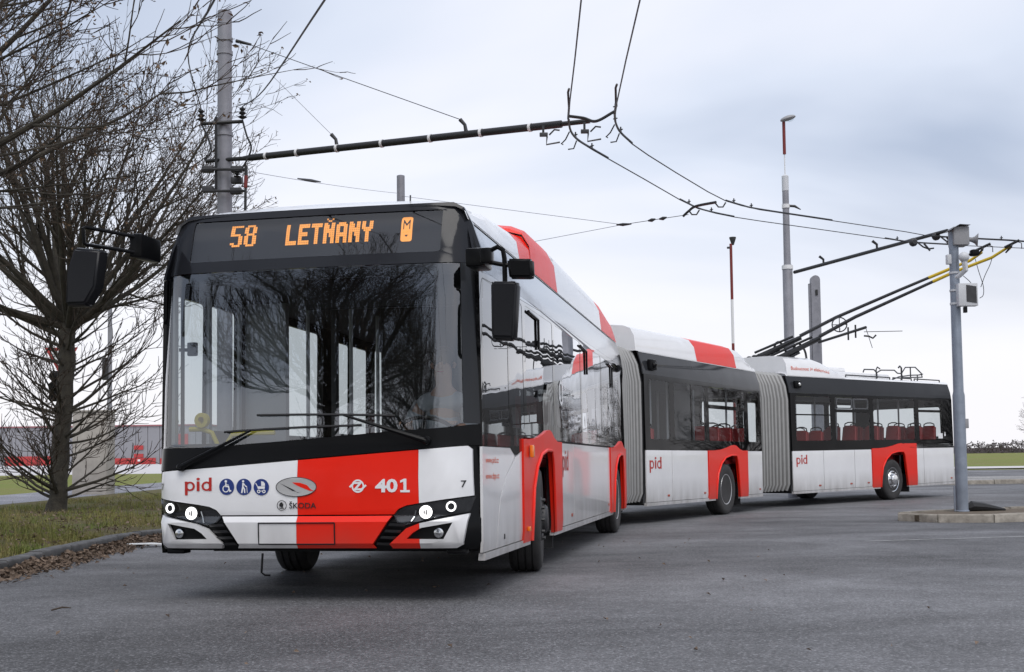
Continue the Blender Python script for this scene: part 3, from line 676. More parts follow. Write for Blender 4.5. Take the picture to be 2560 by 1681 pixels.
P('bumper_corner', [(.862, .573), (.767, .537), (.641, .424), (.66, .392), (.862, .392), (.862, .4595), (.767, .462), (.812, .505), (.862, .534)], FRONT, 'red_paint', bF, .04, us=FU, vs=FV, d=.006)
P('bumper_corner', [(.864, .573), (.982, .597), (1.2, .637), (1.16, .414), (1.12, .392), (.864, .392), (.864, .4595), (1.036, .458), (1.1, .577), (.869, .539), (.864, .535)], FRONT, W_, bF, .04, us=FU, vs=FV, d=.006)
HL = [(1.235, .757), (1.039, .733), (.848, .707), (.757, .692), (.70, .667), (.668, .63), (.70, .585), (.767, .563), (.864, .588), (1.027, .622), (1.2, .65)]
for sg in (1, -1):
    f2 = lambda u, v, d=0., sg=sg: FRONT(sg*u, v, d)
    h = P('headlight', HL, f2, 'lamp_dark', bF, .03, us=[-x for x in FU]+FU, d=-.028)
    for i, (y, z, r, lit) in enumerate(((.905, .652, .046, True), (1.086, .69, .036, False))):
        c = Vector(f2(y, z, -.006)); nrm = (Vector(f2(y, z, .02))-Vector(f2(y, z, 0))).normalized(); nrm = Vector((.97, .15*sg*(1 if y > 1 else .4), .02)).normalized()
        M = Matrix.Translation(c) @ rotm(nrm)
        q = MB(); q.lathe([(r*1.18, -.02), (r*1.18, .004), (r*1.05, .008)], 28, M); q.build('lamp_housing', 'dark_plastic', h)
        q = MB()
        if lit:
            q.lathe([(r*1.02, .0), (r*1.02, .012), (r*.95, .017), (r*.62, .012), (r*.6, .0)], 28, M); q.build('light_ring', 'lamp_lit', h)
            q = MB(); q.lathe([(r*.64, .004), (r*.5, .014), (r*.25, .021), (0, .023)], 28, M); q.build('lamp_lens', 'lamp_core', h)
            q = MB(); q.box((-.019, -.012, .020), (.019, -.006, .027)); q.box((-.012, .006, .020), (.012, .012, .027))
            for k, v in enumerate(q.v): q.v[k] = tuple(M @ Matrix.Rotation(PI/2, 4, 'Z') @ Vector(v))
            q.build('lamp_grille', 'dark_metal', h)
        else:
            q.lathe([(r*1.03, .0), (r*1.03, .014), (r*.98, .017), (r*.70, .017), (r*.68, .0)], 28, M); q.build('light_ring', 'lamp_ring', h)
            q = MB(); q.lathe([(r*.66, .0), (r*.5, .006), (0, .009)], 24, M); q.build('lamp_lens', 'lamp_dark', h)
    q = MB(); pts = [Vector(f2(y, z, -.012)) for y, z in ((.80, .585), (.818, .62), (.832, .665))]; q.tube(pts, .007, 6); q.build('light_guide', 'reflector', h)
    P('headlight_cover', HL, f2, 'lamp_glass', h, 0, us=[-x for x in FU]+FU, d=.004)
    fg = P('fog_lamp_bezel', [(y, z) for y, z in FOG], f2, 'black_plastic', bF, .01, d=-.03)
    c = Vector(f2(.999, .503, -.02)); M = Matrix.Translation(c) @ rotm((1, .1*sg, 0))
    q = MB(); q.lathe([(.034, -.01), (.034, .012), (.027, .014)], 24, M); q.build('lamp_housing', 'chrome', fg)
    q = MB(); q.lathe([(.026, .008), (.02, .016), (0, .02)], 20, M); q.build('lamp_lens', 'reflector', fg)
    for k in range(4):                               # dark louvres between bumper and corner
        z = .575-.046*k; y0 = .525+(z-.42)*.68; q = MB()
        q.add([Vector(f2(y0+.012, z, -.004)), Vector(f2(y0+.13, z-.004, -.004)), Vector(f2(y0+.118, z-.024, -.016)), Vector(f2(y0-.002, z-.02, -.016)), Vector(f2(y0+.0, z-.02, -.035)), Vector(f2(y0+.118, z-.024, -.035))], [(0, 1, 2, 3), (3, 2, 5, 4)]); q.build('louvre', 'louvre_black', bF)
for y in (-1.08, 1.1):
    q = MB(); c = Vector(FRONT(y, .36, -.06)); q.box(c-Vector((.1, .07, .015)), c+Vector((.02, .07, .018)), 0, .01); q.build('bumper_skid', 'black_plastic', bF)
q = MB(); q.tube([(.02, -.32, .36), (.03, -.325, .22), (.025, -.30, .2), (.02, -.26, .2)], .008, 6); q.build('tow_loop', 'black_plastic', bF)
# cowl, pillars, windscreen, dome
P('cowl', [(-1.262, .97), (-.7, 1.0), (-.06, 1.045), (.85, 1.108), (1.195, 1.133), (1.262, 1.13), (1.262, 1.285), (1.2, 1.28), (1.1, 1.262), (.6, 1.235), (0, 1.19), (-.8, 1.14), (-1.262, 1.14)], FRONT, 'black_plastic', bF, .04, us=FU, vs=[1.15])
P('pillar', [(1.165, 1.29), (1.262, 1.288), (1.262, 2.475), (1.135, 2.475), (1.150, 2.0)], FRONT, 'dark_paint', bF, .05, us=FU, vs=FV)
P('pillar', [(-1.262, 1.145), (-1.235, 1.145), (-1.225, 2.475), (-1.262, 2.475)], FRONT, 'dark_paint', bF, .05, us=FU, vs=FV)
P('windscreen', [(-1.235, 1.142), (-.8, 1.142), (0, 1.193), (.6, 1.238), (1.1, 1.266), (1.163, 1.30), (1.148, 2.0), (1.133, 2.472), (-1.224, 2.472)], FRONT, 'windscreen_glass', bF, 0, us=FU+[-.6, -.2, .2, .6], vs=FV+[1.35, 2.2], d=-.006)
DOME = [(-1.262, 2.478), (1.262, 2.478), (1.25, 2.62), (1.195, 2.8), (1.135, 2.92), (1.06, 2.958), (-1.06, 2.958), (-1.135, 2.92), (-1.195, 2.8), (-1.25, 2.62)]
P('dome', DOME, FRONT, 'dome_paint', bF, .045, holes=[rrect(-1.0, .99, 2.565, 2.90, .02)], us=FU, vs=FV)
dd = P('display_board', rect(-1.02, 1.01, 2.55, 2.91), FRONT, 'led_black', bF, 0, us=FU, vs=FV, d=-.06)
P('display_window', rrect(-1.0, .99, 2.565, 2.90, .02), FRONT, 'display_glass', bF, 0, us=FU, vs=FV, d=-.008)
GL = {'5': '111111 110000 110000 110000 111110 000011 000011 000011 110011 011110', '8': '011110 110011 110011 110011 011110 110011 110011 110011 110011 011110',
      'L': '110000 110000 110000 110000 110000 110000 110000 110000 111111 111111', 'E': '111111 111111 110000 110000 111110 111110 110000 110000 111111 111111',
      'T': '111111 111111 001100 001100 001100 001100 001100 001100 001100 001100', 'N': '110011 111011 111011 111111 111111 110111 110111 110011 110011 110011',
      'A': '011110 111111 110011 110011 110011 111111 111111 110011 110011 110011', 'Y': '110011 110011 110011 111111 011110 001100 001100 001100 001100 001100',
      'v': '010010 001100', 'M': '111111 111111 101101 100001 101101 101101 101101 111111 101101 110011 111111 111111'}
def led(name, ch, y0, z0, w, h, rows=10):
    g = GL[ch].split(); q = MB(); cw, chh = w/6, h/rows; 
    for r, row in enumerate(g):
        for c, b in enumerate(row):
            if b == '1':
                y, z = y0+c*cw, z0+h-(r+1)*chh
                q.add([FRONT(y+cw*.04, z+chh*.04, -.056), FRONT(y+cw*.96, z+chh*.04, -.056), FRONT(y+cw*.96, z+chh*.96, -.056), FRONT(y+cw*.04, z+chh*.96, -.056)], [(0, 1, 2, 3)])
    q.build(name, 'led_orange', dd)
for i, ch in enumerate('58'): led('display_character', ch, -.705+i*.115, 2.685, .1, .175)
for i, ch in enumerate('LETNANY'):
    led('display_character', ch, -.245+i*.1005, 2.675, .087, .168)
    if i == 3: led('display_character', 'v', -.245+i*.1005, 2.85, .087, .03, 2)
decal('display_symbol', [(rrect(.665, .752, 2.662, 2.858, .018), [])], lambda u, v, d: FRONT(u, v, d-.059), 'led_orange', dd)
decal('display_symbol', [([(.682, 2.76), (.689, 2.76), (.689, 2.812), (.7085, 2.785), (.728, 2.812), (.728, 2.76), (.735, 2.76), (.735, 2.835), (.729, 2.835), (.7085, 2.803), (.688, 2.835), (.682, 2.835)], [])], lambda u, v, d: FRONT(u, v, d-.056), 'led_black', dd)
decal('display_symbol', [([(.694, 2.715), (.723, 2.715), (.7085, 2.698)], [])], lambda u, v, d: FRONT(u, v, d-.056), 'led_black', dd)
# front graphics
pid(bF, FRONT, -.957, -.737, .787, .918)
def icon(cx, cz, white):
    d = decal('pictogram_disc', [(circ(cx, cz, .0605, 32), [])], FRONT, 'print_blue', bF, .003)
    decal('pictogram', [([(cx+x*.0605, cz+y*.0605) for x, y in o], [[(cx+x*.0605, cz+y*.0605) for x, y in hh] for hh in h]) for o, h in white], FRONT, 'print_white', d, .0045)
icon(-.615, .848, [(circ(-.1, .66, .17, 14), []), stroke([(-.1, .45), (-.08, .05), (.25, .02), (.42, -.55), (.62, -.48)], .17), stroke([(-.08, .25), (.28, .2)], .1), stroke(arc(-.1, -.25, .38, 100, 355, 16), .12)])
icon(-.477, .846, [(circ(-.08, .68, .15, 14), []), stroke([(-.1, .48), (-.12, .05), (-.28, -.75)], .2), stroke([(-.1, 0.), (.1, -.3), (.12, -.75)], .17), stroke([(-.02, .42), (.22, .1), (.4, .02)], .13), stroke([(.4, .06), (.46, -.75)], .07)])
icon(-.339, .843, [([(-.55, .1), (.5, .1), (.45, -.22), (-.42, -.22)], []), ([(0., .14), (.5, .14), (.48, .45), (.3, .66), (0., .72)], []), stroke([(-.5, .12), (-.72, .5)], .1), (circ(-.32, -.52, .22, 16), [circ(-.32, -.52, .11, 12)]), (circ(.36, -.52, .22, 16), [circ(.36, -.52, .11, 12)]), stroke([(-.12, -.48), (.16, -.48)], .08)])
ex, ez = -.067, .842
em = decal('emblem', [(circ(ex, ez, .158, 40, .072), [])], FRONT, 'emblem_silver', bF, .003); em['label'] = 'silver oval emblem on the front panel'
decal('emblem_rim', [(circ(ex, ez, .158, 40, .072), [circ(ex, ez, .1535, 40, .0675)])], FRONT, 'print_black', em, .005)
decal('emblem_swoosh', [([(ex-.03, ez+.033), (ex+.03, ez+.03), (ex+.085, ez+.012), (ex+.112, ez-.018), (ex+.14, ez-.032), (ex+.10, ez-.028), (ex+.03, ez-.0), (ex-.0, ez+.014)], [])], FRONT, 'red_paint', em, .005)
decal('emblem_line', [([(ex-.125, ez+.028), (ex-.02, ez-.02), (ex+.01, ez-.042), (ex+.03, ez-.044), (ex-.0, ez-.035), (ex-.03, ez-.028)], [])], FRONT, 'print_black', em, .005)
em2 = decal('maker_badge', [(circ(-.18, .707, .038, 30), [circ(-.18, .707, .0335, 30)]), ([(-.2, .69), (-.16, .69), (-.162, .684), (-.198, .684)], []), ([(-.197, .7), (-.182, .697), (-.176, .688), (-.17, .7), (-.166, .715), (-.178, .732), (-.192, .726), (-.2, .712)], [])], FRONT, 'print_black', bF, .003)
decal_text('maker_lettering', 'ŠKODA', (-.122, .086, .684, .737), FRONT, 'print_black', bF, .012)
tr = decal('operator_emblem', [(circ(.404, .843, .048, 30), [circ(.404, .843, .036, 30)]), stroke([(.342, .836), (.375, .866), (.43, .866)], .014), stroke([(.466, .85), (.433, .82), (.378, .82)], .014), stroke([(.428, .87), (.38, .816)], .016)], FRONT, 'print_white', bF, .003)
decal_text('fleet_number', '40', (.533, .70, .795, .893), FRONT, 'print_white', bF, .035)
decal('fleet_number', [([(.72, .795), (.79, .795), (.79, .811), (.766, .811), (.766, .893), (.748, .893), (.72, .88), (.72, .864), (.744, .872), (.744, .811), (.72, .811)], [])], FRONT, 'print_white', bF)
for y in (1.169, -1.19): decal_text('small_number', '7', (y-.017, y+.017, .825, .875), FRONT, 'print_black', bF, .01)
decal_text('web_address', 'www.pid.cz', (.36, .82, .985, 1.045), LEFT, 'print_orange', bF, .004)
decal_text('web_address', 'www.dpp.cz', (.36, .84, .865, .925), LEFT, 'print_orange', bF, .004)
pid(bF, LEFT, 4.03, 4.42, .85, 1.13)
decal('door_pictogram', [(circ(4.02, 1.72, .13, 24), [circ(4.02, 1.72, .095, 24)])], LEFT, 'print_white', bF, .004)
decal_text('window_lettering', 'Bezbariérový', (4.25, 4.95, 1.74, 1.81), LEFT, 'print_white', bF); decal_text('window_lettering', 'trolejbus', (4.25, 4.8, 1.63, 1.7), LEFT, 'print_white', bF)
# wipers
def wiper(piv, elbow, b0, b1, d=.03):
    q = MB(); F_ = lambda y, z, dd: Vector(FRONT(y, z, dd))
    q.lathe([(.03, -.02), (.03, .03), (.018, .045)], 14, Matrix.Translation(F_(*piv, .01)) @ rotm((1, 0, .1)))
    q.tube([F_(*piv, .035), F_(lerp(piv[0], elbow[0], .3), lerp(piv[1], elbow[1], .3), .05), F_(*elbow, .04)], [.022, .016, .008], 8)
    o = q.build('wiper', 'black_plastic', bF); k = MB()
    k.tube([F_(lerp(b0[0], b1[0], t/8), lerp(b0[1], b1[1], t/8)+.006*math.sin(PI*t/8), .022) for t in range(9)], .009, 6); k.build('wiper_blade', 'black_rubber', o)
wiper((-.985, .995), (-.42, 1.262), (-.64, 1.255), (.43, 1.285)); wiper((.915, 1.165), (.30, 1.36), (-.38, 1.375), (.68, 1.35))
# mirrors
def housing(name, pts, s0, dep, b, m='dark_plastic'):
    bm = bmesh.new(); n = len(pts); cy_, cz_ = sum(p[0] for p in pts)/n, sum(p[1] for p in pts)/n
    A = [bm.verts.new(cc((s0, cy_+(p[0]-cy_)*.9, cz_+(p[1]-cz_)*.93))) for p in pts]; B = [bm.verts.new(cc((s0+dep*.35, *p))) for p in pts]; C = [bm.verts.new(cc((s0+dep, *p))) for p in pts]
    bm.faces.new(A); bm.faces.new(C[::-1])
    for X, Y in ((A, B), (B, C)):
        for i in range(n): bm.faces.new((X[i], X[(i+1) % n], Y[(i+1) % n], Y[i]))
    bmesh.ops.recalc_face_normals(bm, faces=bm.faces[:]); bmesh.ops.bevel(bm, geom=bm.edges[:], offset=.014, segments=3, affect='EDGES')
    q = MB(); q.bm(bm); o = q.build(name, m, b, ang=50)
    g = MB(); inner = [cc((s0+dep+.001, cy_+(p[0]-cy_)*.9, cz_+(p[1]-cz_)*.93)) for p in pts]; g.add(inner, [tuple(range(n))]); g.build('mirror_glass', 'chrome', o); return o
mr_ = housing('mirror', [(-1.633, 2.625), (-1.411, 2.595), (-1.45, 2.315), (-1.535, 2.187), (-1.705, 2.188), (-1.694, 2.449)], -.40, .12, bF)
q = MB(); T = lambda *p: Vector(cc(p))
q.tube([T(-.08, -1.30, 2.735), T(-.22, -1.44, 2.755), T(-.36, -1.555, 2.768), T(-.38, -1.565, 2.76), T(-.37, -1.562, 2.65), T(-.35, -1.55, 2.64), T(-.2, -1.42, 2.63), T(-.08, -1.30, 2.615)], .014, 8)
q.box((-.22, -1.35, 2.58), (.10, -1.25, 2.76), 0, .02); q.build('mirror_arm', 'black_plastic', bF)
ml = housing('mirror', [(1.432, 2.27), (1.445, 2.285), (1.615, 2.275), (1.632, 2.255), (1.602, 1.87), (1.59, 1.855), (1.445, 1.865), (1.433, 1.885)], -.14, .13, bF)
ms = housing('mirror', [(1.55, 2.435), (1.735, 2.425), (1.74, 2.30), (1.725, 2.287), (1.565, 2.295)], -.14, .1, bF, 'black_plastic')
q = MB(); q.box((-.2, 1.24, 2.40), (.08, 1.38, 2.53), 0, .02); q.box((.0, 1.36, 2.41), (.13, 1.44, 2.52), 0, .015)
q.tube([T(-.08, 1.42, 2.50), T(-.09, 1.48, 2.525), T(-.09, 1.52, 2.50), T(-.09, 1.53, 2.44), T(-.09, 1.532, 2.26)], .018, 8); q.tube([T(-.08, 1.42, 2.42), T(-.09, 1.5, 2.4), T(-.09, 1.56, 2.39)], .016, 8); q.build('mirror_arm', 'black_plastic', bF)
# ----- inside the front section
q = MB()
q.add([cc(p) for p in ((.14, -1.1, .9), (.14, 1.15, .9), (.14, 1.15, 1.26), (.14, -1.1, 1.12), (.62, -.1, 1.16), (.62, 1.15, 1.2), (.62, -.1, .6), (.62, 1.15, .6), (.3, -1.1, .95), (.3, -.1, 1.14))], [(3, 2, 5, 4), (4, 5, 7, 6), (3, 4, 8), (0, 1, 2, 3)])
q.box((-.95, -.06, .4), (-.62, 1.15, .72), 0, .02); q.build('dashboard', 'interior_dark', bF)
q = MB(); M = Matrix.Translation((-.80, .72, 1.24)) @ Matrix.Rotation(R(-32), 4, 'Y')
q.tube([M @ Vector((.22*math.cos(TAU*i/28), .22*math.sin(TAU*i/28), 0)) for i in range(28)], .016, 8, closed=True); q.tube([M @ Vector((0, -.21, 0)), M @ Vector((0, .21, 0))], .018, 6); q.tube([M @ Vector((0, 0, 0)), M @ Vector((0, 0, -.35))], [.05, .035], 10); q.build('steering_wheel', 'black_plastic', bF)
q = MB(); q.box((-1.62, .46, .5), (-1.12, 1.0, .92), 0, .06); bm = bmesh.new(); bmesh.ops.create_cube(bm, size=1)
for v in bm.verts: v.co = Vector((v.co.x*.13, v.co.y*(.5 if v.co.z < 0 else .36), v.co.z*.85))
bmesh.ops.bevel(bm, geom=bm.edges[:], offset=.05, segments=3, affect='EDGES'); q.bm(bm, 0, Matrix.Translation((-1.55, .73, 1.36)) @ Matrix.Rotation(-.12, 4, 'Y')); q.build('driver_seat', 'interior_dark', bF)
q = MB(); q.box((-1.92, .0, .4), (-1.89, 1.2, 2.44), 0); q.build('cab_partition', 'interior_dark', bF)
q = MB(); q.box((-1.9, -.06, .4), (-.75, -.03, 1.25), 0); q.box((-.82, -.06, 1.25), (-.75, -.02, 2.44), 0); q.build('cab_door', 'interior_dark', bF)
P('sun_blind', rect(-.05, 1.08, 2.16, 2.44), FRONT, 'black_plastic', bF, .01, d=-.07, us=FU)
P('upper_frit', rect(-1.2, 1.12, 2.39, 2.468), FRONT, 'black_plastic', bF, .004, d=-.014, us=FU)
q = MB(); q.tube([T(.6, -1.2, 1.30), T(.62, -1.1, 1.30), T(.63, -1.02, 1.27), T(.64, -.98, 1.18), T(.64, -.98, .7)], .02, 8); q.tube([T(.66, -.92, .8), T(.66, -.91, 1.18), T(.66, -.86, 1.25), T(.66, -.72, 1.262), T(.66, -.5, 1.262)], .02, 8); q.build('handrail', 'rail_yellow', bF)
q = MB(); M = Matrix.Translation(T(.6, -1.09, 1.37)) @ rotm((1, -.1, 0)); q.lathe([(.06, -.02), (.06, .02), (.028, .022), (.028, -.02)], 20, M); q.build('ticket_reader', 'rail_yellow', bF)
q = MB(); q.box((-.55, -1.18, 1.88), (-.51, -1.10, 1.99), 0, .012); q.tube([T(.5, -1.24, 1.93), T(.53, -1.15, 1.93)], .015, 6); q.build('interior_mirror', 'black_plastic', bF)
q = MB(); q.tube([T(.42, -1.17, 1.15), T(.42, -1.17, 2.42)], .016, 8); q.build('handrail_post', 'dark_metal', bF)
for s, y, m in ((1.75, -.95, 'post_white'), (1.72, -.62, 'post_grey'), (2.1, -.35, 'post_white'), (2.9, -.35, 'post_white'), (4.0, -.6, 'post_white'), (5.5, -.6, 'post_white'), (3.6, .35, 'post_white'), (5.4, .35, 'post_white'), (7.4, .35, 'post_white'), (7.5, -.6, 'post_white'), (8.3, -.4, 'post_white')): post(bF, s, y, m)
q = MB(); q.box((-1.78, -1.2, .4), (-1.7, -.82, 2.44)); q.build('door_partition', 'post_grey', bF)
for s in (3.0, 4.2, 5.0, 5.8, 6.6): seat(bF, s, .95, .62); seat(bF, s, .52, .62)
for s in (6.2, 7.0): seat(bF, s, -.95, .62)
for o_ in (bF,): pass

# ---------------------------------------------------------------- middle section
bM = place(body('middle_body', SM, LM, True, [AM]), SM)
HM = [(-.12, .33), (4.5, .34), (4.95, .30), (5.3, .18), (5.6, .0), (5.75, -.1)]; fM = FAIR(HM); UM = [0, 2, 4.5, 4.95, 5.12, 5.3, 5.45, 5.6]
fairing(bM, fM, [('white_paint', -.12, 2.56, -.12, 2.2), ('red_paint', 2.562, 4.63, 2.202, 4.25), ('white_paint', 4.632, 5.75, 4.252, 5.75)], UM)
fair_end(bM, fM, -.12, 'white_paint')
for fn in (LEFT, RIGHT): P('cove_panel', rect(-.02, LM, 2.452, 2.825), fn, 'dark_paint', bM, .02, vs=SV)
WM = [(.2, 1.03), (1.24, 2.69), (2.86, 4.8), (4.98, 5.62)]
side_wall(bM, LEFT, LM, WM, 1.385, 2.37)
P('window_bar', rect(2.85, 4.81, 1.98, 2.05), LEFT, 'black_gloss', bM, .02, d=.004); P('window_bar', rect(2.0, 2.04, 1.36, 2.38), LEFT, 'black_gloss', bM, .02, d=.003)
lower(bM, LEFT, [(0, 1.08), (1.08, AM-.975), (AM+1.145, LM)]); arch(bM, AM, LEFT, LM); sill(bM, LEFT, 0, AM-.62); sill(bM, LEFT, AM+.71, LM)
pid(bM, LEFT, .13, .62, .83, 1.09)
hol = [rrect(*x, .05) for x in ((.25, .85, .5, 2.35), (.93, 1.5, .5, 2.35), (1.75, 2.75, 1.4, 2.35), (2.9, 4.75, 1.4, 2.35), (4.95, 5.6, 1.4, 2.35))]
P('window_frame', rect(0, LM, .34, 2.45), RIGHT, 'black_gloss', bM, .03, holes=hol, vs=SV); panes(bM, RIGHT, [(.25, .85, .5, 2.35), (.93, 1.5, .5, 2.35), (1.75, 2.75, 1.4, 2.35), (2.9, 4.75, 1.4, 2.35), (4.95, 5.6, 1.4, 2.35)], 0, 0)
P('window_bar', rect(2.88, 4.77, 2.0, 2.07), RIGHT, 'black_gloss', bM, .02, d=.004)
q = MB(); c = Vector(LEFT(.32, 2.62, .03)); q.box(c-Vector((.16, .03, .09)), c+Vector((.12, .04, .09)), 0, .03); q.tube([c+Vector((-.02, .04, -.01)), c+Vector((-.02, .07, -.02))], [.05, .04], 12); q.build('side_camera', 'black_plastic', bM)
for s, y in ((1.05, .9), (1.25, .5), (2.15, .75), (3.55, .6), (4.75, .9), (2.6, -.6), (.9, -.6), (4.6, -.5)): post(bM, s, y, 'post_grey', r=.022)
q = MB(); q.box((-2.45, .6, .4), (-2.4, 1.15, 2.3)); q.build('partition', 'interior_grey', bM)
for s, f in ((.3, 1), (.65, -1)): seat(bM, s, .9, .55, f)
for s in (2.75, 3.4, 4.05, 4.9): seat(bM, s, .92, .62); seat(bM, s, .48, .62)
seat(bM, 2.3, .75, .55); seat(bM, 3.2, -.9, .6); seat(bM, 4.0, -.9, .6)

# ---------------------------------------------------------------- rear section
bR = place(body('rear_body', SR, LR, False, [AR]), SR)
HR = [(-.12, .33), (1.2, .33), (1.5, .27), (2.0, .1), (2.4, -.03), (2.6, -.1)]; fR = FAIR(HR)
fairing(bR, fR, [('white_paint', .04, 2.42, .04, 2.2)], [.3, .8, 1.2, 1.35, 1.5, 1.75, 2.0, 2.2])
fair_end(bR, fR, .04, 'white_paint')
for fn in (LEFT, RIGHT): P('cove_panel', rect(-.02, LR-.02, 2.452, 2.825), fn, 'dark_paint', bR, .02, vs=SV)
WRL = [(.18, 1.6), (1.77, 3.26), (3.43, 5.4), (5.59, 6.8)]
side_wall(bR, LEFT, LR-.02, WRL, 1.42, 2.385)
for x in ((1.77, 3.26, 2.05, 2.12), (.18, 1.6, 1.97, 2.0), (5.59, 6.8, 2.09, 2.15)): P('window_bar', rect(*x), LEFT, 'black_gloss', bR, .02, d=.004)
for a, b_ in ((1.83, 2.5), (2.54, 3.2)):              # frames of the opening vents
    o_, h_ = rrect(a, b_, 2.13, 2.37, .05), rrect(a+.03, b_-.03, 2.155, 2.345, .04); P('vent_window', o_, LEFT, 'interior_grey', bR, .02, holes=[h_], d=.003)
lower(bR, LEFT, [(0, 1.22), (1.22, 2.52), (2.52, AR-.975)]); lower(bR, LEFT, [(AR+1.145, 5.76), (5.76, LR-.02)], z1=1.315)
arch(bR, AR, LEFT, LR, dz=.02); P('arch_filler', [(AR+.5, 1.25), (AR+1.14, 1.232), (AR+1.14, 1.33), (AR+.55, 1.33)], LEFT, 'red_paint', bR, .02, d=.016)
P('belt_filler', rect(AR+1.145, LR-.02, 1.205, 1.31), LEFT, 'white_paint', bR, .01, d=-.003)
sill(bR, LEFT, 0, AR-.62); sill(bR, LEFT, AR+.71, LR-.02)
pid(bR, LEFT, .14, .56, .86, 1.115)
def FAIRTXT(s, z, d): 
    t = pw([(2.83, 1), (3.08, .9), (3.2, .8), (3.26, .68)], z); return fR(s, t, .0)[0], fR(s, t, 0)[1]+.004+d, fR(s, t, 0)[2]+.004
for w_, a_, b_ in (('Budoucnost', .22, .92), ('je', .97, 1.08), ('elektrická', 1.13, 1.75)): decal_text('roof_lettering', w_, (a_, b_, 2.955, 3.03), FAIRTXT, 'print_orange', bR)
decal_text('window_label', 'i', (6.86, 6.94, 1.5, 1.6), LEFT, 'print_white', bR); decal('window_sticker', [(rect(6.55, 6.78, 1.44, 1.57), [])], LEFT, 'print_white', bR)
hol = [rrect(*x, .05) for x in ((.2, 1.55, 1.42, 2.38), (1.8, 2.35, .5, 2.38), (2.42, 2.97, .5, 2.38), (3.4, 5.4, 1.42, 2.38), (5.6, 6.8, 1.42, 2.38))]
P('window_frame', rect(0, LR-.02, .34, 2.45), RIGHT, 'black_gloss', bR, .03, holes=hol, vs=SV); panes(bR, RIGHT, [(.2, 1.55, 1.42, 2.38), (1.8, 2.35, .5, 2.38), (2.42, 2.97, .5, 2.38), (3.4, 5.4, 1.42, 2.38), (5.6, 6.8, 1.42, 2.38)], 0, 0)
BACK = lambda y, z, d=0.: cc((LR+.03*(1-abs(y)/1.27)-pw([(1.2, 0), (2.3, .03), (2.85, .16)], z)+d, y, z))
P('back_wall', [(-1.26, .34), (1.26, .34), (1.26, 2.45), (1.165, 2.83), (.9, 2.9), (-.9, 2.9), (-1.165, 2.83), (-1.26, 2.45)], BACK, 'black_gloss', bR, .04, holes=[rrect(-.95, .95, 1.5, 2.25, .06)])
P('window_pane', rrect(-.96, .96, 1.49, 2.26, .06), BACK, 'window_glass', bR, 0, d=-.02)
for s, y in ((.6, .55), (.95, .5), (2.0, .6), (2.9, .6), (3.9, .5), (5.0, .5), (2.5, -.6), (6.2, .4)): post(bR, s, y, 'post_grey', r=.022)
for s in (.45, 1.05): seat(bR, s, .92, .6); seat(bR, s, .48, .6)
for s in (2.5, 3.5, 4.5, 5.6, 6.3): seat(bR, s, .92, .72); seat(bR, s, .48, .72)
for s in (4.6, 5.6, 6.3): seat(bR, s, -.9, .7)
q = MB(); c = Vector(LEFT(.28, 2.64, .03)); q.box(c-Vector((.14, .03, .08)), c+Vector((.1, .04, .08)), 0, .03); q.build('side_camera', 'black_plastic', bR)
q = MB(); c = Vector(LEFT(.33, 2.64, .075)); q.lathe([(.04, 0), (.03, .012), (0, .014)], 14, Matrix.Translation(c) @ rotm((0, 1, 0))); q.build('side_lamp', 'reflector', bR)
# roof equipment of the rear section
q = MB(); q.box((-5.0, -.85, 2.86), (-2.2, .85, 3.02), 0, .05); q.build('roof_unit', 'white_paint', bR)
q = MB(); q.box((-3.4, -.6, 3.0), (-1.9, .6, 3.14), 0, .05); q.build('roof_unit', 'white_paint', bR)
def loop(b, pts, r=.016, name='guard_rail', m='wire_dark'):
    k = MB(); k.tube([Vector(cc(p)) for p in pts], r, 6); return k.build(name, m, b)
for a, c in ((2.55, 4.55), (4.7, 5.6), (5.75, 7.05)):
    loop(bR, [(a, 1.1, 2.84), (a, 1.1, 2.92), (c, 1.1, 2.92), (c, 1.1, 2.84)])
loop(bR, [(3.5, 1.0, 3.02), (3.55, 1.0, 3.09), (4.0, 1.0, 3.10), (4.12, 1.0, 3.03), (4.14, 1.0, 2.9)])
loop(bR, [(4.28, .9, 2.9), (4.28, .9, 3.12), (4.34, .9, 3.18), (4.46, .9, 3.14)])
loop(bR, [(4.3, .9, 3.04), (4.5, .9, 3.11), (5.15, .9, 3.13), (5.3, .9, 3.06), (5.5, .9, 3.06)])
loop(bR, [(5.5, .9, 2.86), (5.5, .9, 3.2), (5.42, .9, 3.24), (5.36, .9, 3.2)], .022)
loop(bR, [(5.5, .9, 3.06), (5.7, .9, 3.22), (6.2, .9, 3.24), (6.5, .9, 3.1), (6.55, .9, 3.0), (5.55, .9, 2.96), (5.5, .9, 3.05)]); loop(bR, [(5.95, .9, 2.98), (5.95, .9, 3.23)])
loop(bR, [(5.6, .5, 2.9), (6.1, .5, 3.02), (6.7, .5, 3.08), (7.15, .5, 3.10), (7.35, .5, 3.13)]); loop(bR, [(6.35, .4, 2.88), (6.45, .4, 3.08)]); loop(bR, [(7.0, .5, 2.85), (7.08, .5, 3.0), (7.05, .5, 3.1)])
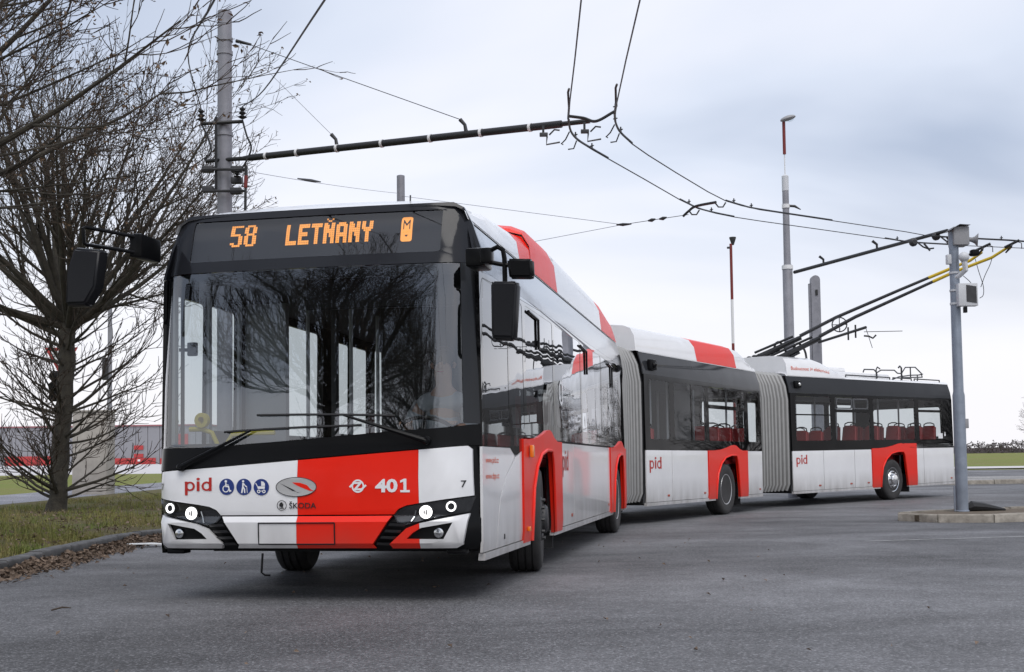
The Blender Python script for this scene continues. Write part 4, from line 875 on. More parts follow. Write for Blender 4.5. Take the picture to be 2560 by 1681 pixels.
# ----- bellows
PROF = [(-1.17, .36), (-1.23, .5), (-1.235, 1.4), (-1.23, 2.3), (-1.18, 2.6), (-1.08, 2.82), (-.92, 2.89), (0, 2.9), (.92, 2.89), (1.08, 2.82), (1.18, 2.6), (1.23, 2.3), (1.235, 1.4), (1.23, .5), (1.17, .36)]
def bellows(S1, L1, S2, n, label):
    p0 = S1 @ Vector((-L1, 0, 0)); p1 = S2 @ Vector((0, 0, 0)); d0 = -(S1.to_3x3().col[0]); d1 = -(S2.to_3x3().col[0]); dl = (p1-p0).length
    def frame(t):
        a, b, c, d = 2*t**3-3*t*t+1, t**3-2*t*t+t, -2*t**3+3*t*t, t**3-t*t
        p = p0*a+d0*dl*b+p1*c+d1*dl*d; f = (d0*(1-t)+d1*t).normalized(); l = f.cross(Vector((0, 0, 1))).normalized(); return p, l
    def ringp(t, sc, pts=PROF):
        p, l = frame(t); return [p+l*(y+(sc if y > 0 else -sc) if abs(y) > .5 else y)+Vector((0, 0, z+(sc if z > 2.7 else (-sc*.5 if z < .4 else 0)))) for y, z in pts]
    core = MB(); T_ = [i/10 for i in range(11)]; V = []
    for t in T_: V += ringp(t, -.055)
    k = len(PROF); core.add(V, [(i*k+j, i*k+j+1, (i+1)*k+j+1, (i+1)*k+j) for i in range(10) for j in range(k-1)])
    for i in range(len(core.v)): core.v[i] = tuple(SF.inverted() @ Vector(core.v[i]))
    o = core.build('bellows', 'bellows_core', bus); o['label'] = label
    for i in range(n):
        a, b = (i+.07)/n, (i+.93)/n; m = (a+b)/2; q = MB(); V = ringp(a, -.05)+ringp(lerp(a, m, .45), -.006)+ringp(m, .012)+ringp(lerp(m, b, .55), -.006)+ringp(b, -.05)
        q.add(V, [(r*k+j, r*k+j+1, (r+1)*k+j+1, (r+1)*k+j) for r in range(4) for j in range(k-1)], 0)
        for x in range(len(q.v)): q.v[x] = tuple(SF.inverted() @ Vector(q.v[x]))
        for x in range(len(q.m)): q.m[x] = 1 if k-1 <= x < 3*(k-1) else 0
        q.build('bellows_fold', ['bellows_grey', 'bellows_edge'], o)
    for t0, t1 in ((-.03, .05), (.95, 1.04)):         # end frames that close the joint
        q = MB(); q.add(ringp(t0, .0)+ringp(t1, .0), [(j, j+1, k+j+1, k+j) for j in range(k-1)]); q.v = [tuple(SF.inverted() @ Vector(v)) for v in q.v]; q.build('bellows_frame', 'black_rubber', o)
    return o
be1 = bellows(SF, LF, SM, 9, 'grey folding bellows between the front and middle sections')
be2 = bellows(SM, LM, SR, 9, 'grey folding bellows between the middle and rear sections')
q = MB(); q.box((-(LF+1.0), -.2, 2.9), (-(LF-.1), .95, 3.06), 0, .02); q.box((-(LF+.9), -.1, 3.06), (-(LF+.1), .9, 3.14), 0, .02); q.build('joint_cover', 'bellows_grey', bF)
# ----- trolley booms
BP = [[(1912, 886, 28.15), (2090, 794, 27.5), (2250, 725, 26.9), (2381, 670, 26.45), (2425, 652, 26.3), (2454, 632, 26.15)], [(1960, 890, 27.75), (2138, 793, 27.1), (2270, 733, 26.55), (2384, 681, 26.1), (2480, 644, 25.75), (2524, 616, 25.55)]]
BP = [[atY(*p) for p in l] for l in BP]; root = [l[0] for l in BP]; tip = [atZ(2458, 618, 5.46), atZ(2530, 610, 5.46)]
INV = SF.inverted()
for i, (a, b) in enumerate(zip(root, tip)):
    d = b-a; n = d.normalized(); side_ = n.cross(Vector((0, 0, 1))).normalized(); upv = side_.cross(n)
    l = BP[i]; n = (l[3]-l[0]).normalized(); side_ = n.cross(Vector((0, 0, 1))).normalized(); upv = side_.cross(n)
    q = MB(); q.tube([INV @ p for p in [l[0].lerp(l[1], .5)]+l[1:4]], [.042, .038, .034, .03], 8); bo = q.build('trolley_boom', 'dark_metal', bus)
    k = MB(); k.tube([INV @ p for p in [l[2].lerp(l[3], .55)]+l[3:]+[b-Vector((.05, 0, .1))]], [.036, .034, .032, .028, .024], 8); k.build('boom_end', 'boom_yellow', bo)
    k = MB(); k.tube([INV @ (a-n*.25), INV @ (a+n*.9)], [.07, .055], 8); k.tube([INV @ (a-n*.2+upv*.13), INV @ (a+n*.75+upv*.1)], [.03, .03], 6); k.tube([INV @ (a-n*.22-upv*.1), INV @ (a+n*.35-upv*.09)], [.03, .03], 6); k.build('boom_spring', 'cable_black', bo)
    k = MB(); h = INV @ b
    for sg in (-1, 1): k.tube([INV @ (b-n*.14-Vector((0, 0, .12))), INV @ (b+side_*.06*sg-n*.02-Vector((0, 0, .05))), INV @ (b+Vector((0, 0, -.01)))], .018, 6)
    k.tube([INV @ (b-n*.16+Vector((0, 0, .0))), INV @ (b+n*.16+Vector((0, 0, .0)))], .028, 8); k.tube([INV @ (b+n*.1), INV @ (b+n*.2-Vector((0, 0, .08))), INV @ (b+n*.2-Vector((0, 0, .2)))], .01, 5); k.build('current_collector', 'cable_black', bo)
    rope = [atY(u_, v_, 26.2) for u_, v_ in ((2438, 648), (2447, 680), (2458, 715), (2458, 738), (2449, 746))] if i == 0 else [atY(u_, v_, 25.75) for u_, v_ in ((2480, 645), (2475, 662), (2462, 690), (2452, 718))]
    k = MB(); k.tube([INV @ p for p in catmull(rope, 6)], .008, 5); k.build('retrieval_rope', 'wire_dark', bo)
q = MB()
for p in root:
    q.tube([INV @ (p+Vector((-.1, .1, -.5))), INV @ (p+Vector((0, 0, -.02)))], [.14, .08], 10)
    for k in range(3): q.lathe([(.03, 0), (.07, .03), (.03, .06)], 10, INV @ Matrix.Translation(p+Vector((-.35+.12*k, .05, -.1+.03*k))))
    q.tube([INV @ p for p in catmull([p+Vector((.1, 0, -.3)), p+Vector((.25, -.1, .25)), p+Vector((.45, -.1, .1)), p+Vector((.5, -.1, -.35))], 5)], .025, 6)
mid = (root[0]+root[1])/2
for dx, dy in ((-.75, .3), (-.45, .1), (-.1, -.2), (.2, -.3)): q.tube([INV @ (mid+Vector((dx, dy, -.55))), INV @ (mid+Vector((dx+.06, dy, -.05)))], .03, 6)
q.box(INV @ (mid+Vector((.6, .5, -.55))), INV @ (mid+Vector((-.4, -.3, -.35))), 0); q.build('boom_base', 'dark_metal', bus)
rg = INV @ (root[1]+(tip[1]-root[1])*.28+Vector((-.05, .2, .06))); q = MB(); q.tube([rg+Vector((0, .16*math.cos(TAU*i/20), .16*math.sin(TAU*i/20))) for i in range(20)], .014, 6, closed=True); q.tube([rg-Vector((0, .16, 0)), rg+Vector((0, .16, 0))], .01, 5); q.tube([rg-Vector((0, 0, .16)), rg+Vector((0, 0, .16))], .01, 5)
q.tube([rg-Vector((0, 0, .16)), INV @ (root[1]+(tip[1]-root[1])*.26-Vector((0, 0, .0)))], .012, 5); q.build('boom_guide_ring', 'wire_dark', bus)
# ----- wheels
for sg in (1, -1):
    wheel(SF, A1, sg, 'front', R(8)); wheel(SF, A2, sg, 'dish'); wheel(SM, AM, sg, 'dish'); wheel(SR, AR, sg, 'hub')
# ----- mud flaps
for S, a, z in ((SF, A1, 0), (SM, AM, 0), (SR, AR, 0)):
    q = MB(); q.box((-(a+.80), .9, .16), (-(a+.775), 1.24, .6)); o = q.build('mud_flap', 'black_rubber', bus); place(o, S)

# ================================================================== THE DRIVER
drv = empty('person', (0, 0, 0), 'driver in a pale shirt sitting behind the wheel of the trolleybus', 'person'); drv.matrix_world = SF @ Matrix.Translation((-1.28, .73, .92))
def skin(name, verts, edges, radii, rootv, m, parent, sub=2):
    me = bpy.data.meshes.new(name); me.from_pydata([Vector(v) for v in verts], edges, []); me.materials.append(MAT[m]); o = link(name, me, parent)
    sk = o.modifiers.new('skin', 'SKIN'); sk.use_smooth_shade = True
    for i, r in enumerate(radii):
        sv = me.skin_vertices[0].data[i]; sv.radius = r if isinstance(r, tuple) else (r, r); sv.use_root = (i == rootv)
    sb = o.modifiers.new('sub', 'SUBSURF'); sb.levels = sub; sb.render_levels = sub; return o
# local: x forward, y left, z up; origin at seat
V_ = [(0, 0, .1), (.02, 0, .3), (0, 0, .5), (0, 0, .62), (.01, 0, .72), (.03, 0, .80), (.035, 0, .93)]; E_ = [(0, 1), (1, 2), (2, 3), (3, 4), (4, 5), (5, 6)]; Rr = [(.13, .16), (.12, .15), (.12, .17), (.07, .1), .055, .085, .075]
for sg in (1, -1):
    k = len(V_); V_ += [(0, .19*sg, .57), (.14, .26*sg, .36), (.38, .2*sg, .36), (.46, .19*sg, .38)]; E_ += [(3, k), (k, k+1), (k+1, k+2), (k+2, k+3)]; Rr += [.06, .05, .036, .032]
    for j in range(4):
        f = len(V_); V_ += [(.49, (.175+.018*j)*sg, .40), (.53, (.17+.018*j)*sg, .405), (.545, (.17+.018*j)*sg, .375)]; E_ += [(k+3, f), (f, f+1), (f+1, f+2)]; Rr += [.011, .009, .008]
    f = len(V_); V_ += [(.475, .15*sg, .40), (.51, .135*sg, .415)]; E_ += [(k+3, f), (f, f+1)]; Rr += [.012, .01]
    h = len(V_); V_ += [(.08, .1*sg, .08), (.45, .14*sg, .06), (.5, .14*sg, -.35), (.62, .14*sg, -.4)]; E_ += [(0, h), (h, h+1), (h+1, h+2), (h+2, h+3)]; Rr += [.1, .075, .05, .045]
skin('body', V_, E_, Rr, 0, 'skin', drv)
Vs = [(0, 0, .08), (.02, 0, .3), (0, 0, .5), (0, 0, .62), (0, 0, .685)]; Es = [(0, 1), (1, 2), (2, 3), (3, 4)]; Rs = [(.165, .19), (.16, .185), (.16, .2), (.12, .16), (.075, .08)]
for sg in (1, -1): k = len(Vs); Vs += [(0, .19*sg, .57), (.14, .26*sg, .36), (.3, .22*sg, .36)]; Es += [(3, k), (k, k+1), (k+1, k+2)]; Rs += [.085, .07, .058]
skin('shirt', Vs, Es, Rs, 0, 'shirt', drv)
Vt = [(0, 0, .06)]; Et = []; Rt = [(.14, .17)]
for sg in (1, -1): k = len(Vt); Vt += [(.08, .1*sg, .08), (.45, .14*sg, .06), (.5, .14*sg, -.32)]; Et += [(0, k), (k, k+1), (k+1, k+2)]; Rt += [.115, .09, .07]
skin('trousers', Vt, Et, Rt, 0, 'trousers', drv)
q = MB(); bm = bmesh.new(); bmesh.ops.create_uvsphere(bm, u_segments=16, v_segments=10, radius=.11)
for v in bm.verts: v.co = Vector((v.co.x*1.05-.012, v.co.y*.9, v.co.z*.98+.02)); 
for v in list(bm.verts):
    if v.co.x > .035 and v.co.z < .055: v.co.x *= .4
    if v.co.z < -.04: v.co *= .8
q.bm(bm, 0, Matrix.Translation((.02, 0, .925))); q.build('hair', 'hair', drv)
q = MB(); q.tube([(.125, 0, .90), (.145, 0, .87), (.12, 0, .855)], [.01, .017, .01], 8)
q.build('nose', 'skin', drv)
for sg in (1, -1):
    q = MB(); q.lathe([(.012, 0), (.008, .006), (0, .008)], 10, Matrix.Translation((.112, .032*sg, .90)) @ rotm((1, .2*sg, 0))); q.build('eye', 'print_black', drv)
    q = MB(); q.tube([(.03, .085*sg, .91), (.02, .097*sg, .895), (.028, .088*sg, .865)], [.012, .016, .01], 8); q.build('ear', 'skin', drv)
q = MB(); q.tube([(.113, -.025, .832), (.12, 0, .83), (.113, .025, .832)], [.004, .007, .004], 6); q.build('mouth', 'print_red', drv)

# ================================================================== MASTS AND OVERHEAD LINE
def V3(*a): return Vector(a)
def ring_clamp(b, p, r, h=.05, m='clamp_white', name='clamp'):
    q = MB(); q.lathe([(r, -h/2), (r+.012, -h/2), (r+.012, h/2), (r, h/2)], 20, Matrix.Translation(p)); return q.build(name, m, b)
def mast(x, y, z1, r0, r1, label, m='mast_grey', group='overhead line masts', flange=True, name='overhead_line_mast', base=None):
    zb = gz(y)+.0 if base is None else base
    b = empty(name, (x, y, zb), label, 'mast', group); q = MB(); q.lathe([(r0*1.03, -.15), (r0, .02), (lerp(r0, r1, .5), (z1-zb)*.5), (r1, z1-zb), (r1*.6, z1-zb+.015), (0, z1-zb+.02)], 24); q.build('shaft', m, b); return b
def rel(b, P): return [Vector(p)-b.location for p in P]
def wire(name, pts, r, m, parent, n=5):
    q = MB(); q.tube(rel(parent, pts) if parent else pts, r, n); return q.build(name, m, parent)
def sag(a, b, d, n=10): return [a.lerp(b, i/n)-V3(0, 0, d*4*(i/n)*(1-i/n)) for i in range(n+1)]

# --- contact wires: two parallel lines 5.5 m up that bend over the bus and leave to the right
WA = [(1476, -330), (1453, 0), (1437, 150), (1425, 250), (1421, 300), (1427, 330), (1445, 352), (1480, 374), (1520, 397), (1610, 448), (1700, 500), (1745, 522), (1790, 534), (1835, 543), (1900, 553), (2050, 574), (2213, 597), (2280, 607), (2400, 614), (2560, 621), (2800, 630)]
WB = [(1690, -330), (1600, 0), (1565, 150), (1541, 262), (1537, 290), (1540, 312), (1552, 334), (1580, 360), (1620, 388), (1690, 432), (1770, 480), (1815, 503), (1855, 515), (1900, 525), (2080, 552), (2265, 580), (2330, 592), (2440, 598), (2520, 602), (2560, 605), (2800, 612)]
def cw(P, label, rails):
    pts = [atZ(u, v, 5.52) for u, v in P]; o = pts[1].copy()
    b = empty('contact_wire', o, label, 'overhead wire', 'twin contact wires'); wire('wire', pts, .009, 'wire_dark', b, 6)
    for a, c in rails:                              # stiff running rails through the bends
        k = MB(); seg = catmull([p-b.location+V3(0, 0, .012) for p in pts[a:c+1]], 4); k.tube(seg, .016, 6); k.build('curve_rail', 'wire_dark', b)
        L_ = 0.
        for i in range(2, len(seg)-1, 5):
            k = MB(); p = seg[i]; k.tube([p+V3(0, 0, .0), p+V3(0, 0, .08)], [.016, .01], 5); k.tube([p+V3(-.025, .02, .04), p+V3(.025, -.02, .04)], .009, 5); k.build('rail_clip', 'dark_metal', b)
    return b, pts
cwA, pA = cw(WA, 'left-hand contact wire of the pair, nearer the black bracket arm', [(4, 8), (10, 13), (16, 18)])
cwB, pB = cw(WB, 'right-hand contact wire of the pair, farther from the black bracket arm', [(3, 7), (11, 14), (16, 19)])
for b_, p_ in ((cwA, pA), (cwB, pB)):                # jumper stubs where the wires bend over the bus
    p = p_[4]; wire('jumper', [p+V3(-.01, -.5, .26), p+V3(-.02, -.42, .24), p+V3(0, -.2, .1), p+V3(0, .05, .03)], .015, 'cable_black', b_, 6)
    wire('jumper', [p_[5]+V3(-.02, 0, .0), p_[5]+V3(-.07, .1, -.08), p_[5]+V3(-.13, .1, -.14), p_[5]+V3(-.1, .1, -.15)], .010, 'cable_black', b_, 5)
    wire('jumper', [p_[6]+V3(-.02, 0, .0), p_[6]+V3(-.06, .05, -.1), p_[6]+V3(-.14, .05, -.11)], .010, 'cable_black', b_, 5)
wire('jumper', catmull([pA[4]+V3(0, 0, .05), pA[4]+V3(.2, 0, .02), lerp(pA[4], pB[4], .6)+V3(0, 0, -.05), pB[4]+V3(0, 0, .06)], 6), .02, 'cable_black', cwA, 6)

# --- left mast with the black bracket arm
mL = mast(-4.56, 19.5, 8.36, .125, .112, 'tall grey steel mast behind the bus front carrying a black bracket arm', base=gz(19.5)+.12)
Y0 = 19.5
armA = atY(606, 397, 19.4); armB = atZ(1474, 303, 5.66)
q = MB(); q.tube(rel(mL, [armA+V3(-.6, .05, -.02), armA, armA.lerp(armB, .03)]), [.03, .035, .05], 10); q.tube(rel(mL, [armA.lerp(armB, t) for t in (.025, .3, .6, .93)]), .052, 12); q.tube(rel(mL, [armA.lerp(armB, .93), armB]), .035, 8); arm = q.build('bracket_arm', 'cable_black', mL)
for t in (.08, .18, .305, .44, .58, .72, .85):
    d = (armB-armA).normalized(); p = armA.lerp(armB, t)-mL.location; k = MB(); k.lathe([(.053, -.02), (.062, -.02), (.062, .02), (.053, .02)], 14, Matrix.Translation(p) @ rotm(d)); k.build('clamp', 'clamp_white', arm)
mt = atY(575, 100, 19.5)
for t, dz, a in ((.305, .1, mt), (.68, .1, mt)):
    e = armA.lerp(armB, t)+V3(0, 0, .06); k = MB(); k.tube(rel(mL, [e-V3(0, 0, .04), e+V3(-.02, 0, .08), e+V3(-.09, 0, .16)]), [.03, .025, .03], 8); k.build('stay_bracket', 'dark_metal', arm)
    wire('stay_wire', [mt+V3(.1, 0, 0), e+V3(-.09, 0, .16)], .006 if t > .5 else .004, 'wire_dark' if t > .5 else 'wire_pale', mL)
for z, r in ((mt.z, .117), (mt.z-.22, .117), (6.35, .12)): ring_clamp(mL, V3(0, 0, z-mL.location.z), r, .06, 'mast_pale', 'mast_band')
k = MB(); k.tube(rel(mL, [mt+V3(.1, 0, -.02), mt+V3(.35, -.05, -.1)]), [.03, .02], 8); k.build('insulator', 'cable_black', mL)
c0, c1 = atY(503, 310, 19.35), atY(606, 304, 19.35); k = MB(); k.tube(rel(mL, [c0, c1]), .03, 8)
k.tube(rel(mL, [atY(540, 293, 19.35), atY(540, 480, 19.35)]), .025, 6); k.build('cross_arm', 'cable_black', mL)
ins = []
for c in (c0, c1):
    for j in range(3):
        k = MB(); k.lathe([(.025, 0), (.075-.012*j, .03), (.03, .055)], 12, Matrix.Translation(rel(mL, [c+V3(0, 0, .04+.065*j)])[0])); k.build('insulator', 'dark_metal', mL)
    ins.append(c+V3(0, 0, .24))
wire('feeder_loop', catmull([c0+V3(0, 0, 0), atY(520, 345, 19.3), atY(528, 380, 19.3), atY(510, 400, 19.3)], 6), .016, 'cable_black', mL, 6)
wire('feeder_loop', catmull([c1+V3(0, 0, .02), atY(617, 340, 19.3), atY(628, 368, 19.3), atY(620, 395, 19.3), atY(606, 420, 19.3)], 6), .016, 'cable_black', mL, 6)
k = MB()
for u, v in ((520, 424), (592, 424), (592, 452), (520, 474), (590, 478)):
    p = rel(mL, [atY(u, v, 19.35)])[0]; k.box(p-V3(.09, .06, .05), p+V3(.09, .06, .05), 0, .02)
for u, v in ((593, 432), (593, 438), (593, 444)): k.lathe([(.02, 0), (.06, .015), (.02, .03)], 10, Matrix.Translation(rel(mL, [atY(u, v, 19.2)])[0]))
k.tube(rel(mL, [atY(505, 478, 19.3), atY(612, 478, 19.3)]), .022, 6); k.tube(rel(mL, [atY(505, 424, 19.3), atY(612, 424, 19.3)]), .022, 6); k.build('switch_gear', 'dark_metal', mL)
k = MB(); k.tube(rel(mL, [atY(615, 440, 19.2), atY(614, 470, 19.2)]), .03, 8); rd = k.build('insulator_rod', 'rod_red', mL); k = MB(); k.tube(rel(mL, [atY(615, 415, 19.2), atY(615, 441, 19.2)]), .028, 8); k.tube(rel(mL, [atY(614, 469, 19.2), atY(613, 540, 19.2)]), .022, 8); k.tube(rel(mL, [atY(605, 466, 19.2), atY(624, 466, 19.2)]), .012, 6); k.build('rod_end', 'cable_black', rd)
for (u0, v0), (u1, v1), c, lab in (((660, 225), (812, 0), ins[1], 'black feeder cable rising from the right end of the mast cross arm'), ((470, 138), (536, 0), ins[0], 'black feeder cable above the tree, from the left end of the cross arm')):
    a = c; m_ = atY(u0, v0, 15.5); e_ = atY(u1, v1, 9.); P_ = [a, m_, e_, e_+(e_-m_)*.9]; b = empty('feeder_cable', a, lab, 'cable', 'feeder cables'); wire('cable', catmull(P_, 6), .009, 'cable_black', b, 6)

m2 = mast(-2.585, 29., 7.91, .11, .095, 'short-looking grey mast top showing just above the bus roof', base=gz(29))
p0 = atY(628, 430, 19.5); p1 = atY(1000, 484, 29.); b = empty('span_wire', p0, 'thin span wire with a dark strainer between the two left masts', 'wire', 'span wires'); wire('wire', sag(p0, p1, .03), .0045, 'wire_pale', b, 5); i0, i1 = p0.lerp(p1, .235), p0.lerp(p1, .37); wire('strainer', [i0, i0.lerp(i1, .3), i0.lerp(i1, .6), i1], [.012, .022, .03, .012], 'cable_black', b, 6)
# --- Y-shaped span wire from the second mast to the curve
jn = atY(1557, 562, 22.5); hk = atY(1735, 520, 21.6); b = empty('span_wire', jn, 'Y-shaped span wire pulling the contact wires over the first joint', 'wire', 'span wires')
wire('wire', [jn, atY(1000, 490, 29.)], .005, 'wire_pale', b); wire('wire', [jn, atY(1002, 668, 29.)], .005, 'wire_pale', b); wire('wire', [jn, hk+V3(-.1, 0, -.12)], .006, 'wire_dark', b)
wire('strainer', [jn-V3(.12, 0, 0), jn, jn+V3(.16, 0, .01)], [.01, .03, .012], 'cable_black', b, 6)
for t in (.45, .62): k = jn.lerp(hk+V3(-.1, 0, -.12), t); wire('strainer', [k-V3(.07, 0, .01), k, k+V3(.07, 0, .02)], [.012, .035, .012], 'cable_black', b, 6)
wire('pull_off', catmull([atY(1708, 541, 21.7), atY(1722, 528, 21.6), atY(1740, 516, 21.5), atY(1790, 506, 21.2)], 5), .025, 'cable_black', b, 6)
for u, v in ((1730, 537), (1796, 518)): p = atY(u, v, 21.4); wire('hanger', [p+V3(-.06, 0, .08), p, p+V3(.08, 0, .0), p+V3(.13, 0, .08)], .014, 'cable_black', b, 5)
# hangers under the black arm
for u, v in ((1362, 338), (1465, 330)):
    p = atY(u, v, 16.2); k = MB(); k.tube(rel(mL, [p+V3(-.02, 0, .02), p+V3(-.02, 0, .13)]), .016, 6); k.box(p-mL.location-V3(.07, .03, .02), p-mL.location+V3(.04, .03, .03), 0, .01); k.tube(rel(mL, [p+V3(.06, 0, 0), p+V3(.13, 0, .07), p+V3(.2, 0, .06)]), .012, 5); k.tube(rel(mL, [p+V3(.03, 0, -.02), p+V3(.02, 0, -.13), p+V3(.2, 0, -.1)]), .012, 5); k.build('hanger', 'dark_metal', arm)

# --- right mast with lamp
mR = mast(7.17, 31.6, 8.05, .115, .082, 'tall grey mast with a red rod and street lamp on its top', 'mast_pale', base=gz(31.6)); X0 = V3(7.17, 31.6, 0)
k = MB(); k.lathe([(.135, 0), (.128, 5.95), (.11, 6.0)], 22); k.build('lower_shaft', 'mast_pale', mR)
for z in (7.6, 6.0): ring_clamp(mR, V3(0, 0, z-.07),   .09 if z > 7 else .132, .1, 'clamp_white', 'mast_band')
k = MB(); k.lathe([(.088, 8.0-.068), (.088, 8.32), (.04, 8.36)], 18); k.build('mast_cap', 'box_pale', mR)
k = MB(); k.tube([(0, 0, 8.3), (0, 0, 9.0)], .014, 8); k.build('lamp_rod', 'clamp_white', mR); k = MB(); k.tube([(0, 0, 8.9), (0, 0, 9.75)], .042, 10); k.build('lamp_rod', 'rod_red', mR)
k = MB(); M = Matrix.Translation((.1, -.06, 9.82)) @ Matrix.Rotation(R(-16), 4, 'Y'); bm = bmesh.new(); bmesh.ops.create_uvsphere(bm, u_segments=20, v_segments=10, radius=1)
for v in bm.verts: v.co = V3(v.co.x*.21, v.co.y*.13, v.co.z*(.08 if v.co.z > 0 else .05))
k.bm(bm, 0, M); lp = k.build('lamp_head', 'box_grey', mR); k = MB(); bm = bmesh.new(); bmesh.ops.create_uvsphere(bm, u_segments=16, v_segments=8, radius=1)
for v in bm.verts: v.co = V3(v.co.x*.11+.05, v.co.y*.09, v.co.z*.06-.035)
k.bm(bm, 0, M); k.build('lamp_lens', 'lamp_glass', lp)
k = MB(); k.tube([V3(0, 0, 7.55), V3(.22, -.05, 7.52), V3(.36, -.1, 7.42)], [.03, .035, .012], 8); k.build('insulator', 'cable_black', mR)
a0 = V3(7.33, 31.5, 5.86); a1 = atY(2368, 577, 24.6); k = MB(); k.tube(rel(mR, [a0, a0.lerp(a1, .5), a1]), [.045, .042, .036], 10); ra = k.build('bracket_arm', 'cable_black', mR)
for t in (.23, .60): e = a0.lerp(a1, t); k = MB(); k.tube(rel(mR, [e, e+V3(-.0, 0, .12), e+V3(-.1, 0, .2)]), [.025, .03, .035], 8); k.build('stay_bracket', 'cable_black', ra)
for u, v in ((2283, 606), (2340, 591)):
    p = atY(u, v, 25.); k = MB(); k.lathe([(.05, -.06), (.09, -.02), (.09, .02), (.05, .06)], 12, Matrix.Translation(p-mR.location) @ rotm((a1-a0))); k.tube(rel(mR, [p+V3(.08, 0, 0), p+V3(.2, 0, -.1), p+V3(.3, 0, -.14), p+V3(.42, 0, -.13)]), .016, 6); k.tube(rel(mR, [p+V3(.22, 0, -.03), p+V3(.34, 0, -.18)]), .02, 6); k.build('hanger', 'dark_metal', ra)
# --- flat-topped mast behind the rear section
m4 = empty('overhead_line_mast', (11.43, 46, gz(46)), 'flat grey mast with rounded top behind the trolley booms', 'mast', 'overhead line masts')
k = MB(); zt = 7.95-gz(46); pts = [(-.17, 0), (.17, 0), (.17, zt-.17)]+[(.17*math.cos(R(180*i/8)), zt-.17+.17*math.sin(R(180*i/8))) for i in range(1, 8)]+[(-.17, zt-.17)]
p_ = plate(pts, [], lambda u, v, d: (u, d+.0, v), .22); k.add(p_.v, p_.f); k.build('shaft', 'mast_grey', m4); k = MB(); k.box((-.235, -.15, 0), (-.172, .0, zt-.3)); k.build('side_plate', 'mast_pale', m4)
k = MB(); k.box((-.02, .002, zt-.75), (.06, .05, zt-.55)); k.box((-.02, -.27, zt-.75), (.06, -.222, zt-.55)); k.build('cable_box', 'cable_black', m4)
e0, e1 = atY(2048, 856, 45.7), atY(2164, 819, 41.); k = MB(); k.tube(rel(m4, [e0, e1]), .05, 8)
for t in (.65, .8): p = e0.lerp(e1, t); k.tube(rel(m4, [p+V3(0, 0, .2), p-V3(0, 0, .25)]), .03, 6)
k.build('bracket_arm', 'cable_black', m4); f0 = atY(2180, 847, 40.); 
b = empty('span_wire', f0, 'short dark wire with fittings far behind the trolley booms', 'wire', 'span wires'); wire('wire', [e1, f0-V3(.0, 0, .3)], .012, 'wire_dark', b); wire('wire', [atY(2160, 830, 40.), atY(2256, 828, 40.)], .012, 'wire_dark', b); wire('hanger', [atY(2160, 840, 40.), atY(2172, 841, 40.), atY(2182, 846, 40.), atY(2190, 838, 40.)], .03, 'cable_black', b)
# --- far red-and-white lamp post
fl = empty('street_lamp', (9.05, 50, gz(50)), 'slender far street lamp with red and white banded pole', 'street lamp')
for z0, z1, m in ((0, 5.6, 'rod_red'), (5.6, 7.4, 'clamp_white'), (7.4, 9.7, 'rod_red')): k = MB(); k.tube([(0, 0, z0-(.1 if z0 == 0 else 0)), (0, 0, z1)], .06, 10); k.build('pole', m, fl)
k = MB(); k.lathe([(.05, 9.65), (.08, 9.75), (.14, 9.93), (.14, 9.97), (.05, 9.98)], 16, Matrix.Translation((.08, 0, 0))); k.build('lamp_head', 'dark_metal', fl); k = MB(); k.box((-.16, -.05, 9.5), (-.03, .05, 9.58), 0, .02); k.build('photo_cell', 'dark_metal', fl)

# --- grey post on the island
pb = atZ(2406, 1277, .12); pt = atY(2394, 575, pb.y)
ip = empty('equipment_post', (pb.x, pb.y, .11), 'blue-grey post with camera and control boxes on the kerbed island', 'post'); H = pt.z-.11
k = MB(); k.lathe([(.10, -.05), (.10, 1.95), (.085, 2.02), (.078, H), (.05, H+.01)], 22); k.build('shaft', 'post_blue', ip)
k = MB(); k.lathe([(.115, -.05), (.115, .01), (.10, .02)], 20); k.tube([(-.13, -.02, .0), (-.13, -.02, .42)], .016, 6); k.build('base_collar', 'post_blue', ip)
def bxat(b, u0, u1, v0, v1, Y, dep, m, name, bev=.01, par=None):
    a, c = atY(u0, v1, Y), atY(u1, v0, Y); k = MB(); k.box(V3(a.x, Y, a.z)-b.location, V3(c.x, Y+dep, c.z)-b.location, 0, bev); return k.build(name, m, par or b)
Yp = pb.y
bx = bxat(ip, 2386, 2423, 566, 612, Yp-.14, .3, 'box_grey', 'control_box'); q = MB(); a, c = atY(2380, 566, Yp-.18), atY(2425, 563, Yp-.18)
q.add(rel(ip, [V3(a.x-.03, Yp-.22, a.z-.06), V3(a.x-.03, Yp+.2, a.z-.06), V3(a.x+.12, Yp+.2, a.z+.03), V3(c.x, Yp+.2, c.z), V3(c.x, Yp-.22, c.z), V3(a.x+.12, Yp-.22, a.z+.03)]), [(0, 1, 2, 5), (5, 2, 3, 4)]); q.build('box_lid', 'box_grey', bx)
k = MB(); c = atY(2424, 600, Yp); k.lathe([(.03, -.05), (.035, .02), (.06, .08), (.115, .13), (.12, .135)], 20, Matrix.Translation(c-ip.location) @ rotm((1, -.35, -.1))); k.build('loudspeaker', 'box_grey', ip)
bxat(ip, 2369, 2385, 636, 660, Yp-.05, .1, 'box_pale', 'junction_box')
k = MB(); c = atY(2410, 643, Yp-.2)-ip.location; bm = bmesh.new(); bmesh.ops.create_uvsphere(bm, u_segments=18, v_segments=10, radius=.075); 
for v in bm.verts: v.co.z *= 1.15; v.co.x *= 1.2
k.bm(bm, 0, Matrix.Translation(c)); k.tube([c+V3(0, 0, -.05), c+V3(.02, 0, -.22), c+V3(-.05, .1, -.3), c+V3(-.11, .17, -.33)], [.05, .045, .04, .04], 10); dm = k.build('dome_camera', 'box_pale', ip)
